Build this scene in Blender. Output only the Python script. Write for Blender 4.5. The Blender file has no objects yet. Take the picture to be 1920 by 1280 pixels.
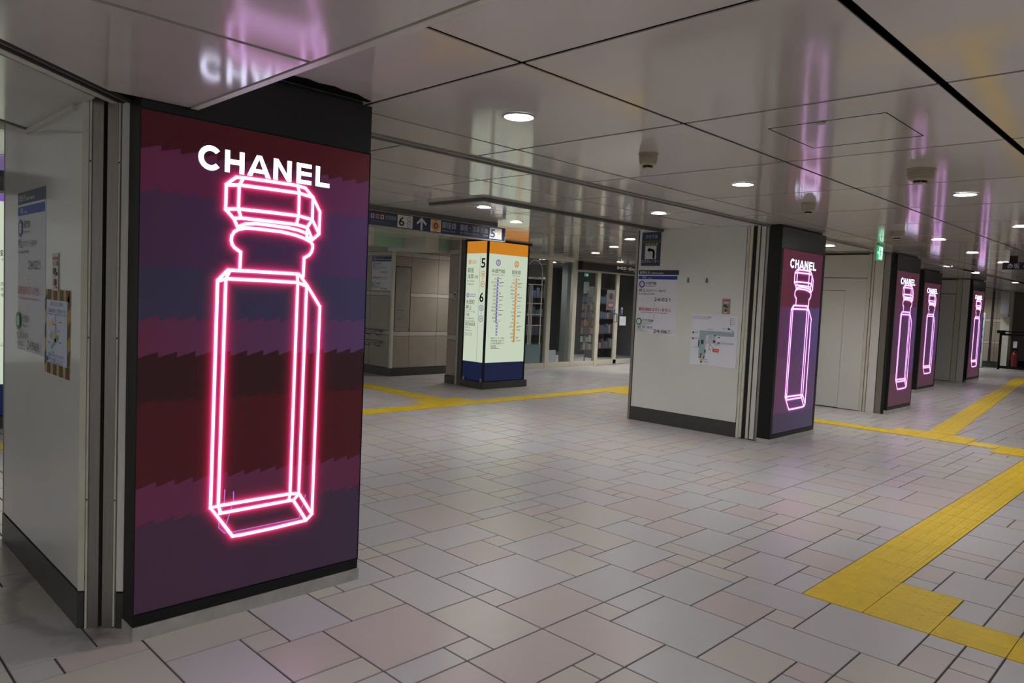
import bpy, bmesh, math, random
import numpy as np
from mathutils import Vector, Matrix
random.seed(7)
PI = math.pi
SC = bpy.context.scene
COL = SC.collection
# ------------------------------------------------------------------ camera, world, exposure
YAW, PITCH, ROLL, FPX = 0.777504142, -0.0573735468, 0.0444443579, 1374.19156
CAMZ = 1.467
fwd = Vector((math.cos(YAW) * math.cos(PITCH), math.sin(YAW) * math.cos(PITCH), math.sin(PITCH)))
r0 = fwd.cross(Vector((0, 0, 1))).normalized(); u0 = r0.cross(fwd)
rgt = r0 * math.cos(ROLL) + u0 * math.sin(ROLL); upv = u0 * math.cos(ROLL) - r0 * math.sin(ROLL)
cd = bpy.data.cameras.new('camera'); cam = bpy.data.objects.new('camera', cd); COL.objects.link(cam)
cd.sensor_fit = 'HORIZONTAL'; cd.sensor_width = 36.0; cd.lens = FPX / 1920 * 36.0; cd.clip_start = 0.05; cd.clip_end = 200
cam.matrix_world = Matrix(((rgt.x, upv.x, -fwd.x, 0), (rgt.y, upv.y, -fwd.y, 0), (rgt.z, upv.z, -fwd.z, CAMZ), (0, 0, 0, 1)))
SC.camera = cam
SC.view_settings.view_transform = 'Standard'; SC.view_settings.look = 'None'
SC.view_settings.gamma = 1.0; SC.view_settings.use_curve_mapping = False
EXPOSURE = 0.0
SC.view_settings.exposure = EXPOSURE
W = bpy.data.worlds.new('station_ambience'); SC.world = W; W.use_nodes = True
W.node_tree.nodes['Background'].inputs[0].default_value = (0.92, 0.95, 0.92, 1)
W.node_tree.nodes['Background'].inputs[1].default_value = 0.32
LAMP_W = 12.0           # watts of each ceiling downlight
LAMP_RGB = (1.0, 0.985, 0.985)
CH = 2.408             # ceiling height
SOF = 2.19             # lowered soffit height

# ------------------------------------------------------------------ materials
def lin(c):
    return tuple(((x / 255) / 12.92 if x / 255 <= 0.04045 else ((x / 255 + 0.055) / 1.055) ** 2.4) for x in c)
MATS = {}
def mat(name, rgb, rough=0.5, metal=0.0, var=0.0, scale=6.0, spec=0.5, emit=None, estr=1.0, coat=0.0, bump=0.0, bscale=40.0, stretch=None):
    if name in MATS: return MATS[name]
    m = bpy.data.materials.new(name); m.use_nodes = True; nt = m.node_tree; N = nt.nodes; L = nt.links
    b = N['Principled BSDF']; c = lin(rgb)
    b.inputs['Base Color'].default_value = (*c, 1); b.inputs['Roughness'].default_value = rough
    b.inputs['Metallic'].default_value = metal; b.inputs['Specular IOR Level'].default_value = spec
    if coat: b.inputs['Coat Weight'].default_value = coat; b.inputs['Coat Roughness'].default_value = 0.08
    if var or bump:
        tc = N.new('ShaderNodeNewGeometry'); mp = N.new('ShaderNodeMapping'); L.new(tc.outputs['Position'], mp.inputs[0])
        if stretch: mp.inputs['Scale'].default_value = stretch
    if var:
        nz = N.new('ShaderNodeTexNoise'); nz.inputs['Scale'].default_value = scale; nz.inputs['Detail'].default_value = 5
        L.new(mp.outputs[0], nz.inputs['Vector'])
        r = N.new('ShaderNodeMapRange'); r.inputs[1].default_value = 0.25; r.inputs[2].default_value = 0.75
        r.inputs[3].default_value = 1 - var; r.inputs[4].default_value = 1 + var
        L.new(nz.outputs[0], r.inputs[0])
        mx = N.new('ShaderNodeVectorMath'); mx.operation = 'SCALE'; mx.inputs[0].default_value = c
        L.new(r.outputs[0], mx.inputs['Scale']); L.new(mx.outputs[0], b.inputs['Base Color'])
    if bump:
        n2 = N.new('ShaderNodeTexNoise'); n2.inputs['Scale'].default_value = bscale; L.new(mp.outputs[0], n2.inputs['Vector'])
        bp = N.new('ShaderNodeBump'); bp.inputs['Strength'].default_value = bump; bp.inputs['Distance'].default_value = 0.004
        L.new(n2.outputs[0], bp.inputs['Height']); L.new(bp.outputs[0], b.inputs['Normal'])
    if emit:
        b.inputs['Emission Color'].default_value = (*lin(emit), 1); b.inputs['Emission Strength'].default_value = estr
    MATS[name] = m
    return m
def pmat(rgb):     # printing ink
    return mat('ink_%d_%d_%d' % tuple(rgb), rgb, 0.45, spec=0.3)
def emat(rgb, s):  # glowing print of a display or backlit sign
    return mat('glow_%d_%d_%d_%s' % (*rgb, str(s).replace('.', '_')), (8, 8, 8), 0.4, emit=rgb, estr=s)

M_CEIL = mat('ceiling_enamel', (192, 187, 179), 0.095, var=0.03, scale=1.3, spec=0.55, bump=0.03, bscale=1.6)
M_SOFF = mat('soffit_enamel', (190, 186, 178), 0.13, var=0.05, scale=2.0, spec=0.6, bump=0.05, bscale=2.0)
M_DARKGAP = mat('joint_shadow_black', (10, 10, 11), 0.9, spec=0.1)
M_WALLW = mat('white_enamel_panel', (206, 205, 200), 0.11, var=0.03, scale=2.2, spec=0.5, bump=0.03, bscale=2.5)
M_CREAM = mat('cream_painted_steel', (196, 194, 180), 0.35, var=0.05)
M_BEIGE = mat('beige_wall_tile', (150, 140, 127), 0.3, var=0.07, scale=3)
M_BEIGEL = mat('pale_wall_band', (176, 170, 160), 0.3, var=0.04)
M_BASE = mat('dark_baseboard_stone', (58, 59, 58), 0.35, var=0.18, scale=14)
M_STEEL = mat('brushed_steel', (150, 145, 140), 0.32, metal=0.85, var=0.10, scale=8, stretch=(18, 18, 0.6))
M_STEELB = mat('scuffed_steel_plinth', (166, 164, 160), 0.4, metal=0.1, var=0.22, scale=9)
M_ALU = mat('grey_aluminium', (150, 148, 142), 0.4, metal=0.3, var=0.08)
M_ALUD = mat('dull_dark_aluminium', (96, 94, 88), 0.5, metal=0.3, var=0.10)
M_BLACK = mat('black_powder_coat', (18, 19, 20), 0.38, var=0.08, spec=.3)
M_BLACKG = mat('black_gloss_panel', (17, 18, 20), 0.26, spec=.45)
M_RUBBER = mat('black_rubber', (22, 22, 24), 0.7)
M_GROUT = mat('dark_grout', (52, 50, 60), 0.8, var=0.1)
M_WHITEP = mat('white_paper', (214, 215, 224), 0.5)
M_NAVY = mat('navy_sign_face', (36, 44, 72), 0.35)
M_GLASSBLUE = mat('frosted_blue_panel', (150, 165, 172), 0.3)
M_FRAME = mat('ivory_shop_frame', (204, 199, 180), 0.4, var=0.03)
M_DET = mat('aged_cream_plastic', (150, 142, 122), 0.5)
M_DARKIN = mat('dark_shop_interior', (104, 103, 104), 0.6, var=0.2, scale=1.5)
M_GREENW = mat('pale_green_enamel', (150, 182, 160), 0.3)
M_YEL = mat('yellow_tactile_surface', (200, 168, 8), 0.42, var=0.09, scale=9, spec=0.4)
M_YELJ = mat('dark_yellow_joint', (105, 85, 25), 0.7)

def floor_mat(name, rgb):
    m = mat(name, rgb, 0.29, spec=0.5)
    nt = m.node_tree; N = nt.nodes; L = nt.links; b = N['Principled BSDF']
    geo = N.new('ShaderNodeNewGeometry'); oi = N.new('ShaderNodeObjectInfo')
    ad = N.new('ShaderNodeMath'); ad.operation = 'ADD'; L.new(geo.outputs['Random Per Island'], ad.inputs[0]); L.new(oi.outputs['Random'], ad.inputs[1])
    fr = N.new('ShaderNodeMath'); fr.operation = 'FRACT'; L.new(ad.outputs[0], fr.inputs[0])
    nz = N.new('ShaderNodeTexNoise'); nz.inputs['Scale'].default_value = 7; nz.inputs['Detail'].default_value = 6; L.new(geo.outputs['Position'], nz.inputs['Vector'])
    a2 = N.new('ShaderNodeMath'); a2.operation = 'ADD'; L.new(fr.outputs[0], a2.inputs[0]); L.new(nz.outputs[0], a2.inputs[1])
    r = N.new('ShaderNodeMapRange'); r.inputs[1].default_value = 0; r.inputs[2].default_value = 2; r.inputs[3].default_value = 0.94; r.inputs[4].default_value = 1.05
    L.new(a2.outputs[0], r.inputs[0])
    # old door-swing stain by the left partition: an arc of grime with ragged edges
    sub = N.new('ShaderNodeVectorMath'); sub.operation = 'SUBTRACT'; L.new(geo.outputs['Position'], sub.inputs[0]); sub.inputs[1].default_value = (1.35, 3.72, 0)
    ns = N.new('ShaderNodeTexNoise'); ns.inputs['Scale'].default_value = 11; ns.inputs['Detail'].default_value = 6; L.new(geo.outputs['Position'], ns.inputs['Vector'])
    ln = N.new('ShaderNodeVectorMath'); ln.operation = 'LENGTH'; L.new(sub.outputs[0], ln.inputs[0])
    wob = N.new('ShaderNodeMath'); wob.operation = 'MULTIPLY_ADD'; L.new(ns.outputs[0], wob.inputs[0]); wob.inputs[1].default_value = 0.10; L.new(ln.outputs['Value'], wob.inputs[2])
    d0 = N.new('ShaderNodeMath'); d0.operation = 'SUBTRACT'; L.new(wob.outputs[0], d0.inputs[0]); d0.inputs[1].default_value = 0.665
    ab = N.new('ShaderNodeMath'); ab.operation = 'ABSOLUTE'; L.new(d0.outputs[0], ab.inputs[0])
    mr = N.new('ShaderNodeMapRange'); mr.inputs[1].default_value = 0.018; mr.inputs[2].default_value = 0.05; mr.inputs[3].default_value = 0.34; mr.inputs[4].default_value = 0.0
    L.new(ab.outputs[0], mr.inputs[0])
    sx = N.new('ShaderNodeSeparateXYZ'); L.new(geo.outputs['Position'], sx.inputs[0])
    lim = N.new('ShaderNodeMapRange'); lim.inputs[1].default_value = 0.98; lim.inputs[2].default_value = 1.03; lim.inputs[3].default_value = 1; lim.inputs[4].default_value = 0
    L.new(sx.outputs['X'], lim.inputs[0])
    mm = N.new('ShaderNodeMath'); mm.operation = 'MULTIPLY'; L.new(mr.outputs[0], mm.inputs[0]); L.new(lim.outputs[0], mm.inputs[1])
    # grime patch round the foot of the shutter rails
    s2 = N.new('ShaderNodeVectorMath'); s2.operation = 'SUBTRACT'; L.new(geo.outputs['Position'], s2.inputs[0]); s2.inputs[1].default_value = (0.93, 3.30, 0)
    l2 = N.new('ShaderNodeVectorMath'); l2.operation = 'LENGTH'; L.new(s2.outputs[0], l2.inputs[0])
    w2 = N.new('ShaderNodeMath'); w2.operation = 'MULTIPLY_ADD'; L.new(ns.outputs[0], w2.inputs[0]); w2.inputs[1].default_value = 0.32; L.new(l2.outputs['Value'], w2.inputs[2])
    m2 = N.new('ShaderNodeMapRange'); m2.inputs[1].default_value = 0.17; m2.inputs[2].default_value = 0.30; m2.inputs[3].default_value = 0.5; m2.inputs[4].default_value = 0.0
    L.new(w2.outputs[0], m2.inputs[0])
    mxx = N.new('ShaderNodeMath'); mxx.operation = 'MAXIMUM'; L.new(mm.outputs[0], mxx.inputs[0]); L.new(m2.outputs[0], mxx.inputs[1])
    inv = N.new('ShaderNodeMath'); inv.operation = 'SUBTRACT'; inv.inputs[0].default_value = 1; L.new(mxx.outputs[0], inv.inputs[1])
    pr = N.new('ShaderNodeMath'); pr.operation = 'MULTIPLY'; L.new(r.outputs[0], pr.inputs[0]); L.new(inv.outputs[0], pr.inputs[1])
    sc = N.new('ShaderNodeVectorMath'); sc.operation = 'SCALE'; sc.inputs[0].default_value = lin(rgb); L.new(pr.outputs[0], sc.inputs['Scale'])
    L.new(sc.outputs[0], b.inputs['Base Color'])
    return m
M_TILES = [floor_mat('floor_tile_grey', (167, 164, 166)), floor_mat('floor_tile_beige', (170, 165, 158)), floor_mat('floor_tile_rose', (170, 159, 157))]

def glass_mat():
    m = bpy.data.materials.new('shop_glass'); m.use_nodes = True; nt = m.node_tree; N = nt.nodes; L = nt.links
    for n in list(N): N.remove(n)
    o = N.new('ShaderNodeOutputMaterial'); t = N.new('ShaderNodeBsdfTransparent'); t.inputs[0].default_value = (0.86, 0.9, 0.89, 1)
    g = N.new('ShaderNodeBsdfGlossy'); g.inputs['Roughness'].default_value = 0.02
    f = N.new('ShaderNodeFresnel'); f.inputs[0].default_value = 1.5
    x = N.new('ShaderNodeMixShader'); ge = N.new('ShaderNodeNewGeometry'); iv = N.new('ShaderNodeMath'); iv.operation = 'SUBTRACT'; iv.inputs[0].default_value = 1; L.new(ge.outputs['Backfacing'], iv.inputs[1])
    mu = N.new('ShaderNodeMath'); mu.operation = 'MULTIPLY'; L.new(f.outputs[0], mu.inputs[0]); L.new(iv.outputs[0], mu.inputs[1])   # the pane mirrors on its front face only
    L.new(mu.outputs[0], x.inputs[0]); L.new(t.outputs[0], x.inputs[1]); L.new(g.outputs[0], x.inputs[2]); L.new(x.outputs[0], o.inputs[0])
    return m
M_GLASS = glass_mat()

# ------------------------------------------------------------------ object helpers
def wloc(o):
    v = Vector((0, 0, 0))
    while o is not None: v += o.location; o = o.parent
    return v
def link(o, parent=None):
    COL.objects.link(o)
    if parent is not None: o.parent = parent
    return o
def thing(name, loc, label, cat, group=None):
    o = bpy.data.objects.new(name, None); o.empty_display_size = 0.1; link(o); o.location = loc
    o['label'] = label; o['category'] = cat
    if group: o['group'] = group
    return o
def tag(o, label, cat, group=None):
    o['label'] = label; o['category'] = cat
    if group: o['group'] = group
    return o
def structure(name, loc=(0, 0, 0)):
    o = bpy.data.objects.new(name, None); link(o); o.location = loc; o['kind'] = 'structure'
    return o
class MB:
    def __init__(s): s.v = []; s.f = []; s.m = []; s.sm = []
    def add(s, vs, fs, mi=0, smooth=False):
        b = len(s.v); s.v += [tuple(x) for x in vs]
        for f in fs: s.f.append([b + i for i in f]); s.m.append(mi); s.sm.append(smooth)
        return s
    def box(s, x0, x1, y0, y1, z0, z1, mi=0):
        return s.add([(x0, y0, z0), (x1, y0, z0), (x1, y1, z0), (x0, y1, z0), (x0, y0, z1), (x1, y0, z1), (x1, y1, z1), (x0, y1, z1)],
                     [(0, 3, 2, 1), (4, 5, 6, 7), (0, 1, 5, 4), (1, 2, 6, 5), (2, 3, 7, 6), (3, 0, 4, 7)], mi)
    def obox(s, o, d, n, a0, a1, b0, b1, z0, z1, mi=0):   # box along direction d, depth along n, from origin o
        P = lambda a, b, z: (o[0] + d[0] * a + n[0] * b, o[1] + d[1] * a + n[1] * b, z)
        vs = [P(a0, b0, z0), P(a1, b0, z0), P(a1, b1, z0), P(a0, b1, z0), P(a0, b0, z1), P(a1, b0, z1), P(a1, b1, z1), P(a0, b1, z1)]
        return s.add(vs, [(0, 3, 2, 1), (4, 5, 6, 7), (0, 1, 5, 4), (1, 2, 6, 5), (2, 3, 7, 6), (3, 0, 4, 7)], mi)
    def prism(s, poly, z0, z1, mi=0):
        n = len(poly)
        a = sum(poly[i][0] * poly[(i + 1) % n][1] - poly[(i + 1) % n][0] * poly[i][1] for i in range(n))
        if a < 0: poly = poly[::-1]
        vs = [(p[0], p[1], z0) for p in poly] + [(p[0], p[1], z1) for p in poly]
        fs = [tuple(range(n - 1, -1, -1)), tuple(range(n, 2 * n))] + [(i, (i + 1) % n, n + (i + 1) % n, n + i) for i in range(n)]
        return s.add(vs, fs, mi)
    def tube(s, pts, r, seg=8, mi=0, caps=True):
        pts = [Vector(p) for p in pts]; rings = []
        for i, p in enumerate(pts):
            t = (pts[min(i + 1, len(pts) - 1)] - pts[max(i - 1, 0)]).normalized()
            a = t.cross(Vector((0, 0, 1)) if abs(t.z) < 0.9 else Vector((1, 0, 0))).normalized(); b = t.cross(a)
            rings.append([p + (a * math.cos(2 * PI * k / seg) + b * math.sin(2 * PI * k / seg)) * r for k in range(seg)])
        vs = [v for rg in rings for v in rg]; fs = []
        for i in range(len(pts) - 1):
            for k in range(seg): fs.append((i * seg + k, i * seg + (k + 1) % seg, (i + 1) * seg + (k + 1) % seg, (i + 1) * seg + k))
        if caps: fs.append(tuple(range(seg - 1, -1, -1))); fs.append(tuple((len(pts) - 1) * seg + k for k in range(seg)))
        return s.add(vs, fs, mi, True)
    def lathe(s, prof, c=(0, 0, 0), seg=24, mi=0, cap=True):
        vs = []; fs = []; n = len(prof)
        for r, z in prof:
            for k in range(seg): vs.append((c[0] + r * math.cos(2 * PI * k / seg), c[1] + r * math.sin(2 * PI * k / seg), c[2] + z))
        for i in range(n - 1):
            for k in range(seg): fs.append((i * seg + k, i * seg + (k + 1) % seg, (i + 1) * seg + (k + 1) % seg, (i + 1) * seg + k))
        if cap: fs.append(tuple((n - 1) * seg + k for k in range(seg)))
        return s.add(vs, fs, mi, True)
    def build(s, name, mats, parent=None, bevel=0.0):
        off = wloc(parent) if parent is not None else Vector((0, 0, 0))
        me = bpy.data.meshes.new(name)
        me.from_pydata([(v[0] - off.x, v[1] - off.y, v[2] - off.z) for v in s.v], [], s.f)
        if not isinstance(mats, (list, tuple)): mats = [mats]
        for m in mats: me.materials.append(m)
        me.polygons.foreach_set('material_index', s.m)
        me.polygons.foreach_set('use_smooth', s.sm)
        me.validate(); me.update()
        o = bpy.data.objects.new(name, me); link(o, parent)
        if any(s.sm): 
            try: me.set_sharp_from_angle(angle=0.7)
            except Exception: pass
        if bevel:
            md = o.modifiers.new('soft_edges', 'BEVEL'); md.width = bevel; md.segments = 2; md.limit_method = 'ANGLE'
        return o

# flat printing on a face: origin o (left/bottom), u to the reader's right, v up, n out of the face
class Print:
    def __init__(s, o, u, v=(0, 0, 1)):
        s.o = Vector(o); s.u = Vector(u); s.v = Vector(v); s.n = s.u.cross(s.v)
        s.vs = []; s.fs = []; s.mi = []; s.mats = []; s.lay = 0
    def P(s, a, b): return s.o + s.u * a + s.v * b + s.n * (0.0012 + 0.00025 * s.lay)
    def idx(s, m):
        if isinstance(m, tuple): m = pmat(m)
        if m not in s.mats: s.mats.append(m)
        return s.mats.index(m)
    def poly(s, pts, m):
        b = len(s.vs); s.vs += [s.P(*p) for p in pts]; s.fs.append(list(range(b, b + len(pts)))); s.mi.append(s.idx(m)); return s
    def rect(s, a0, b0, a1, b1, m): s.lay += 1; s.poly([(a0, b0), (a1, b0), (a1, b1), (a0, b1)], m); return s
    def rects(s, rs, m):
        s.lay += 1
        for a0, b0, a1, b1 in rs: s.poly([(a0, b0), (a1, b0), (a1, b1), (a0, b1)], m)
        return s
    def line(s, a0, b0, a1, b1, w, m):
        d = Vector((a1 - a0, b1 - b0)).normalized(); q = Vector((-d.y, d.x)) * w / 2; s.lay += 1
        return s.poly([(a0 - q.x, b0 - q.y), (a1 - q.x, b1 - q.y), (a1 + q.x, b1 + q.y), (a0 + q.x, b0 + q.y)], m)
    def disc(s, a, b, r, m, n=28, ry=None):
        s.lay += 1; ry = ry or r
        return s.poly([(a + r * math.cos(2 * PI * k / n), b + ry * math.sin(2 * PI * k / n)) for k in range(n)], m)
    def ring(s, a, b, r1, r0, m, bg, letter=None, lm=(30, 30, 34), h=None):
        s.disc(a, b, r1, m); s.disc(a, b, r0, bg)
        if letter: s.text(letter, a, b - (h or r0) * 0.5, (h or r0), lm, 'CENTER', bold=0.06)
        return s
    def text(s, body, a, b, h, m, align='LEFT', width=None, bold=0.0):
        """h = height of a capital; width squeezes the line to that length"""
        s.lay += 1
        c = bpy.data.curves.new('lettering', 'FONT'); c.body = body; c.size = h / 0.72; c.resolution_u = 2; c.offset = bold * h * 0.25
        o = bpy.data.objects.new('lettering', c); COL.objects.link(o); bpy.context.view_layer.update()
        me = bpy.data.meshes.new_from_object(o.evaluated_get(bpy.context.evaluated_depsgraph_get()))
        co = [v.co.copy() for v in me.vertices]; fs = [list(p.vertices) for p in me.polygons]
        COL.objects.unlink(o); bpy.data.objects.remove(o); bpy.data.curves.remove(c); bpy.data.meshes.remove(me)
        if not co: return s
        x0 = min(p.x for p in co); x1 = max(p.x for p in co); k = 1.0
        if width: k = width / (x1 - x0)
        wd = (x1 - x0) * k
        sh = {'LEFT': 0, 'CENTER': -wd / 2, 'RIGHT': -wd}[align]
        base = len(s.vs); s.vs += [s.P(a + sh + (p.x - x0) * k, b + p.y) for p in co]
        i = s.idx(m)
        for f in fs: s.fs.append([base + q for q in f]); s.mi.append(i)
        return s
    def build(s, name, parent):
        off = wloc(parent); me = bpy.data.meshes.new(name)
        me.from_pydata([tuple(v - off) for v in s.vs], [], s.fs)
        for m in s.mats: me.materials.append(m)
        me.polygons.foreach_set('material_index', s.mi); me.update()
        o = bpy.data.objects.new(name, me); link(o, parent); return o
XP, YM = (1, 0, 0), (0, -1, 0)     # reader's right on faces looking to -y and to -x

# ------------------------------------------------------------------ floor
floor = structure('floor')
MB().box(-4, 32, -5, 15, -0.12, -0.004).build('floor_bed', M_GROUT, floor)
X0, UX, Y0, UY = 1.066, 0.1508, 0.611, 0.1503
I0, I1, J0, J1 = -30, 176, -32, 94
occ = np.zeros((I1 - I0, J1 - J0), bool)
tiles = []
G, B, R_ = 0, 1, 2
KNOWN = [(7,13,9,16,G),(7,10,9,13,B),(4,11,7,14,R_),(5,14,7,16,B),(6,10,7,11,B),(4,10,6,11,G),(6,8,9,10,R_),(8,7,9,8,B),(9,7,11,10,R_),(11,9,12,10,B),
 (12,9,14,10,G),(11,6,14,9,G),(9,4,11,7,G),(11,4,13,6,B),(12,3,13,4,R_),(13,3,15,6,G),(15,5,16,6,B),(14,6,16,8,R_),(14,8,17,10,G),(17,8,18,10,B),(16,5,18,8,G),
 (15,2,18,5,G),(13,1,15,3,B),(15,1,17,2,R_),(17,1,18,2,G),(17,0,18,1,G),(22,1,25,3,G),(20,1,22,2,G),(22,3,23,4,G),(23,3,25,4,R_),(25,2,27,4,G),(27,2,28,4,R_),
 (0,15,3,17,B),(2,14,3,15,B),(3,14,5,17,G),(2,12,4,14,R_),(0,12,2,15,G),(-2,16,0,17,R_),(-3,13,0,16,B),(5,16,6,17,B),(6,16,8,18,G),(8,16,9,18,R_),(9,18,11,19,B),(8,18,9,19,B),
 (9,15,11,18,G),(11,15,13,17,R_),(11,17,14,19,G),(13,16,14,17,B),(14,16,17,19,B),(13,14,16,16,G),(9,13,10,15,G),(10,12,13,15,G),(9,12,10,13,B),(9,10,12,12,R_),(12,10,15,12,G),
 (15,10,17,11,R_),(17,10,18,11,B),(15,11,18,13,G),(15,13,16,14,R_),(13,12,15,14,B),(16,13,18,16,B),(18,12,20,15,G),(18,15,21,18,B),(20,14,21,15,B),(20,12,22,14,R_),(19,10,22,12,G),
 (18,10,19,12,B),(22,11,25,14,G),(22,10,24,11,G),(24,10,25,11,B),(25,11,27,13,R_),(19,9,21,10,R_),(18,9,19,10,B),(21,8,24,10,G),(24,8,27,10,R_),(18,7,21,9,G),(20,6,21,7,R_),(18,6,20,7,G),
 (21,6,23,8,R_),(23,6,26,8,G),(26,7,27,8,B),(26,6,27,7,G),(27,6,29,7,G),(27,7,29,10,R_),(29,9,30,10,B),(29,6,32,9,G),(16,23,18,26,G),(15,23,16,24,B),(14,24,16,26,R_),(14,26,17,28,G),
 (17,26,18,28,B),(15,20,18,23,B),(18,22,20,25,B),(20,24,21,25,R_),(20,22,23,24,G),(21,24,23,26,B)]
def take(i0, j0, i1, j1): occ[i0 - I0:i1 - I0, j0 - J0:j1 - J0] = True
TACT = []      # (x0,y0,x1,y1,kind) tactile tiles that replace floor tiles
for a in range(2):
    for b in range(2): TACT.append((18 + 2 * a, 2 + 2 * b, 'dot'))
for i in range(22, 56, 2): TACT.append((i, 4, 'barx'))
for j in range(0, -12, -2): TACT.append((18, j, 'bary'))
for i, j, k in TACT: take(i, j, i + 2, j + 2)
for i0, j0, i1, j1, c in KNOWN:
    if not occ[i0 - I0:i1 - I0, j0 - J0:j1 - J0].any():
        take(i0, j0, i1, j1); tiles.append((i0, j0, i1, j1, c))
SIZES = [(3, 3), (3, 2), (2, 3), (2, 2), (3, 2), (2, 3), (3, 3), (3, 3), (2, 2), (2, 1), (3, 2)]
rng = random.Random(3)
for j in range(J0, J1):
    for i in range(I0, I1):
        if occ[i - I0, j - J0]: continue
        opts = SIZES[:]; rng.shuffle(opts)
        opts += [(1, 1)]
        for w, h in opts:
            if i + w > I1 or j + h > J1 or (j < 10 < j + h): continue
            if not occ[i - I0:i + w - I0, j - J0:j + h - J0].any(): break
        take(i, j, i + w, j + h)
        big = w * h
        c = rng.choice([G, G, G, B, R_]) if big >= 6 else rng.choice([G, B, R_, B]) if big >= 3 else rng.choice([B, B, R_, G])
        tiles.append((i, j, i + w, j + h, c))
def cam_area(x0, y0, x1, y1, z):
    c = Vector(((x0 + x1) / 2, (y0 + y1) / 2, z)) - cam.location; d = c.dot(fwd)
    if d < 0.3: return 0
    px = 960 + FPX * c.dot(rgt) / d; py = 640 - FPX * c.dot(upv) / d
    if not (-60 < px < 1980 and -60 < py < 1340): return 0
    if (1.03 < c.x < 2.1 and c.y > 3.15) or c.x < c.y * 0.2 - 0.1 : return 0
    if c.y > 3.2 and c.x / c.y < 0.67 : return 0
    return (x1 - x0) * (y1 - y0) * abs(z - CAMZ) / d ** 3
scored = sorted(tiles, key=lambda t: -cam_area(X0 + t[0] * UX, Y0 + t[1] * UY, X0 + t[2] * UX, Y0 + t[3] * UY, 0))
GAP = 0.0032
tile_mesh = {}
def tile_verts(w, h):
    b = 0.0018
    return ([(GAP, GAP, -0.006), (w - GAP, GAP, -0.006), (w - GAP, h - GAP, -0.006), (GAP, h - GAP, -0.006),
             (GAP + b, GAP + b, 0), (w - GAP - b, GAP + b, 0), (w - GAP - b, h - GAP - b, 0), (GAP + b, h - GAP - b, 0)],
            [(4, 5, 6, 7), (0, 1, 5, 4), (1, 2, 6, 5), (2, 3, 7, 6), (3, 0, 4, 7)])
rest = MB()
for n, (i0, j0, i1, j1, c) in enumerate(scored):
    w, h = (i1 - i0) * UX, (j1 - j0) * UY; x, y = X0 + i0 * UX, Y0 + j0 * UY
    if n < 260:
        k = (i1 - i0, j1 - j0, c)
        if k not in tile_mesh:
            me = bpy.data.meshes.new('floor_tile'); vs, fs = tile_verts(w, h); me.from_pydata(vs, [], fs); me.materials.append(M_TILES[c]); tile_mesh[k] = me
        o = bpy.data.objects.new('floor_tile', tile_mesh[k]); link(o, floor); o.location = (x, y, 0)
    else:
        vs, fs = tile_verts(w, h); rest.add([(x + a, y + b, z) for a, b, z in vs], fs, c)
ro = rest.build('distant_floor_tiles', M_TILES, floor); ro['kind'] = 'stuff'
# tactile tiles
def tactile_mesh(kind, w=0.3, h=0.3):
    m = MB(); g = 0.002
    m.add([(g, g, -0.006), (w - g, g, -0.006), (w - g, h - g, -0.006), (g, h - g, -0.006), (g, g, 0.001), (w - g, g, 0.001), (w - g, h - g, 0.001), (g, h - g, 0.001)],
          [(4, 5, 6, 7), (0, 1, 5, 4), (1, 2, 6, 5), (2, 3, 7, 6), (3, 0, 4, 7)])
    if kind == 'dot':
        for a in range(5):
            for b in range(5):
                cx, cy = w * (a + .5) / 5, h * (b + .5) / 5; s = 6
                vs = [(cx + .011 * math.cos(2 * PI * k / s), cy + .011 * math.sin(2 * PI * k / s), 0.001) for k in range(s)] + [(cx + .006 * math.cos(2 * PI * k / s), cy + .006 * math.sin(2 * PI * k / s), 0.0030) for k in range(s)]
                m.add(vs, [(k, (k + 1) % s, s + (k + 1) % s, s + k) for k in range(s)] + [tuple(range(s, 2 * s))])
    else:
        for a in range(4):
            c = (a + .5) / 4
            if kind == 'barx': p, q, L0, L1 = (0, 1), h * c, 0.012, w - 0.012
            else: p, q, L0, L1 = (1, 0), w * c, 0.012, h - 0.012
            T = lambda l, t, z: (l, q + t, z) if kind == 'barx' else (q - t, l, z)
            vs = [T(L0, -.016, .001), T(L1, -.016, .001), T(L1, .016, .001), T(L0, .016, .001), T(L0 + .006, -.009, .0034), T(L1 - .006, -.009, .0034), T(L1 - .006, .009, .0034), T(L0 + .006, .009, .0034)]
            m.add(vs, [(4, 5, 6, 7), (0, 1, 5, 4), (1, 2, 6, 5), (2, 3, 7, 6), (3, 0, 4, 7)])
    me = bpy.data.meshes.new('tactile_tile'); me.from_pydata(m.v, [], m.f); me.materials.append(M_YEL); return me
TM = {k: tactile_mesh(k, 2 * UX, 2 * UY) for k in ('dot', 'barx', 'bary')}
def tactile(x, y, kind, z=0.0, rz=0.0):
    o = bpy.data.objects.new('tactile_tile', TM[kind]); link(o, floor); o.location = (x, y, z); o.rotation_euler = (0, 0, rz)
    o['label'] = 'yellow tactile paving tile'
T3 = 0.3015
for i, j, k in TACT: tactile(X0 + i * UX, Y0 + j * UY, k)
ZT = 0.0045
for k in range(-1, 8): tactile(9.87, 3.07 + k * T3 if k >= 0 else 1.86, 'bary', ZT)          # cross strip
for a in range(2):
    for b in range(3): tactile(9.87 + a * T3, 2.165 + b * T3, 'dot', ZT)
for a in range(2):
    for b in range(2): tactile(9.57 + a * T3, 1.255 + b * T3, 'dot', ZT)
ang = math.atan2(3.95 - 2.74, 22.2 - 10.5)
for k in range(42):
    tactile(10.50 + math.cos(ang) * k * T3, 2.43 + math.sin(ang) * k * T3, 'barx' if k < 40 else 'dot', ZT, ang)
for k in range(-18, 0): tactile(6.17 + k * T3, 7.39, 'barx', ZT)                            # far hall strip
for a in range(3):
    for b in range(2): tactile(6.17 + a * T3, 7.39 + b * T3, 'dot', ZT)
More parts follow.
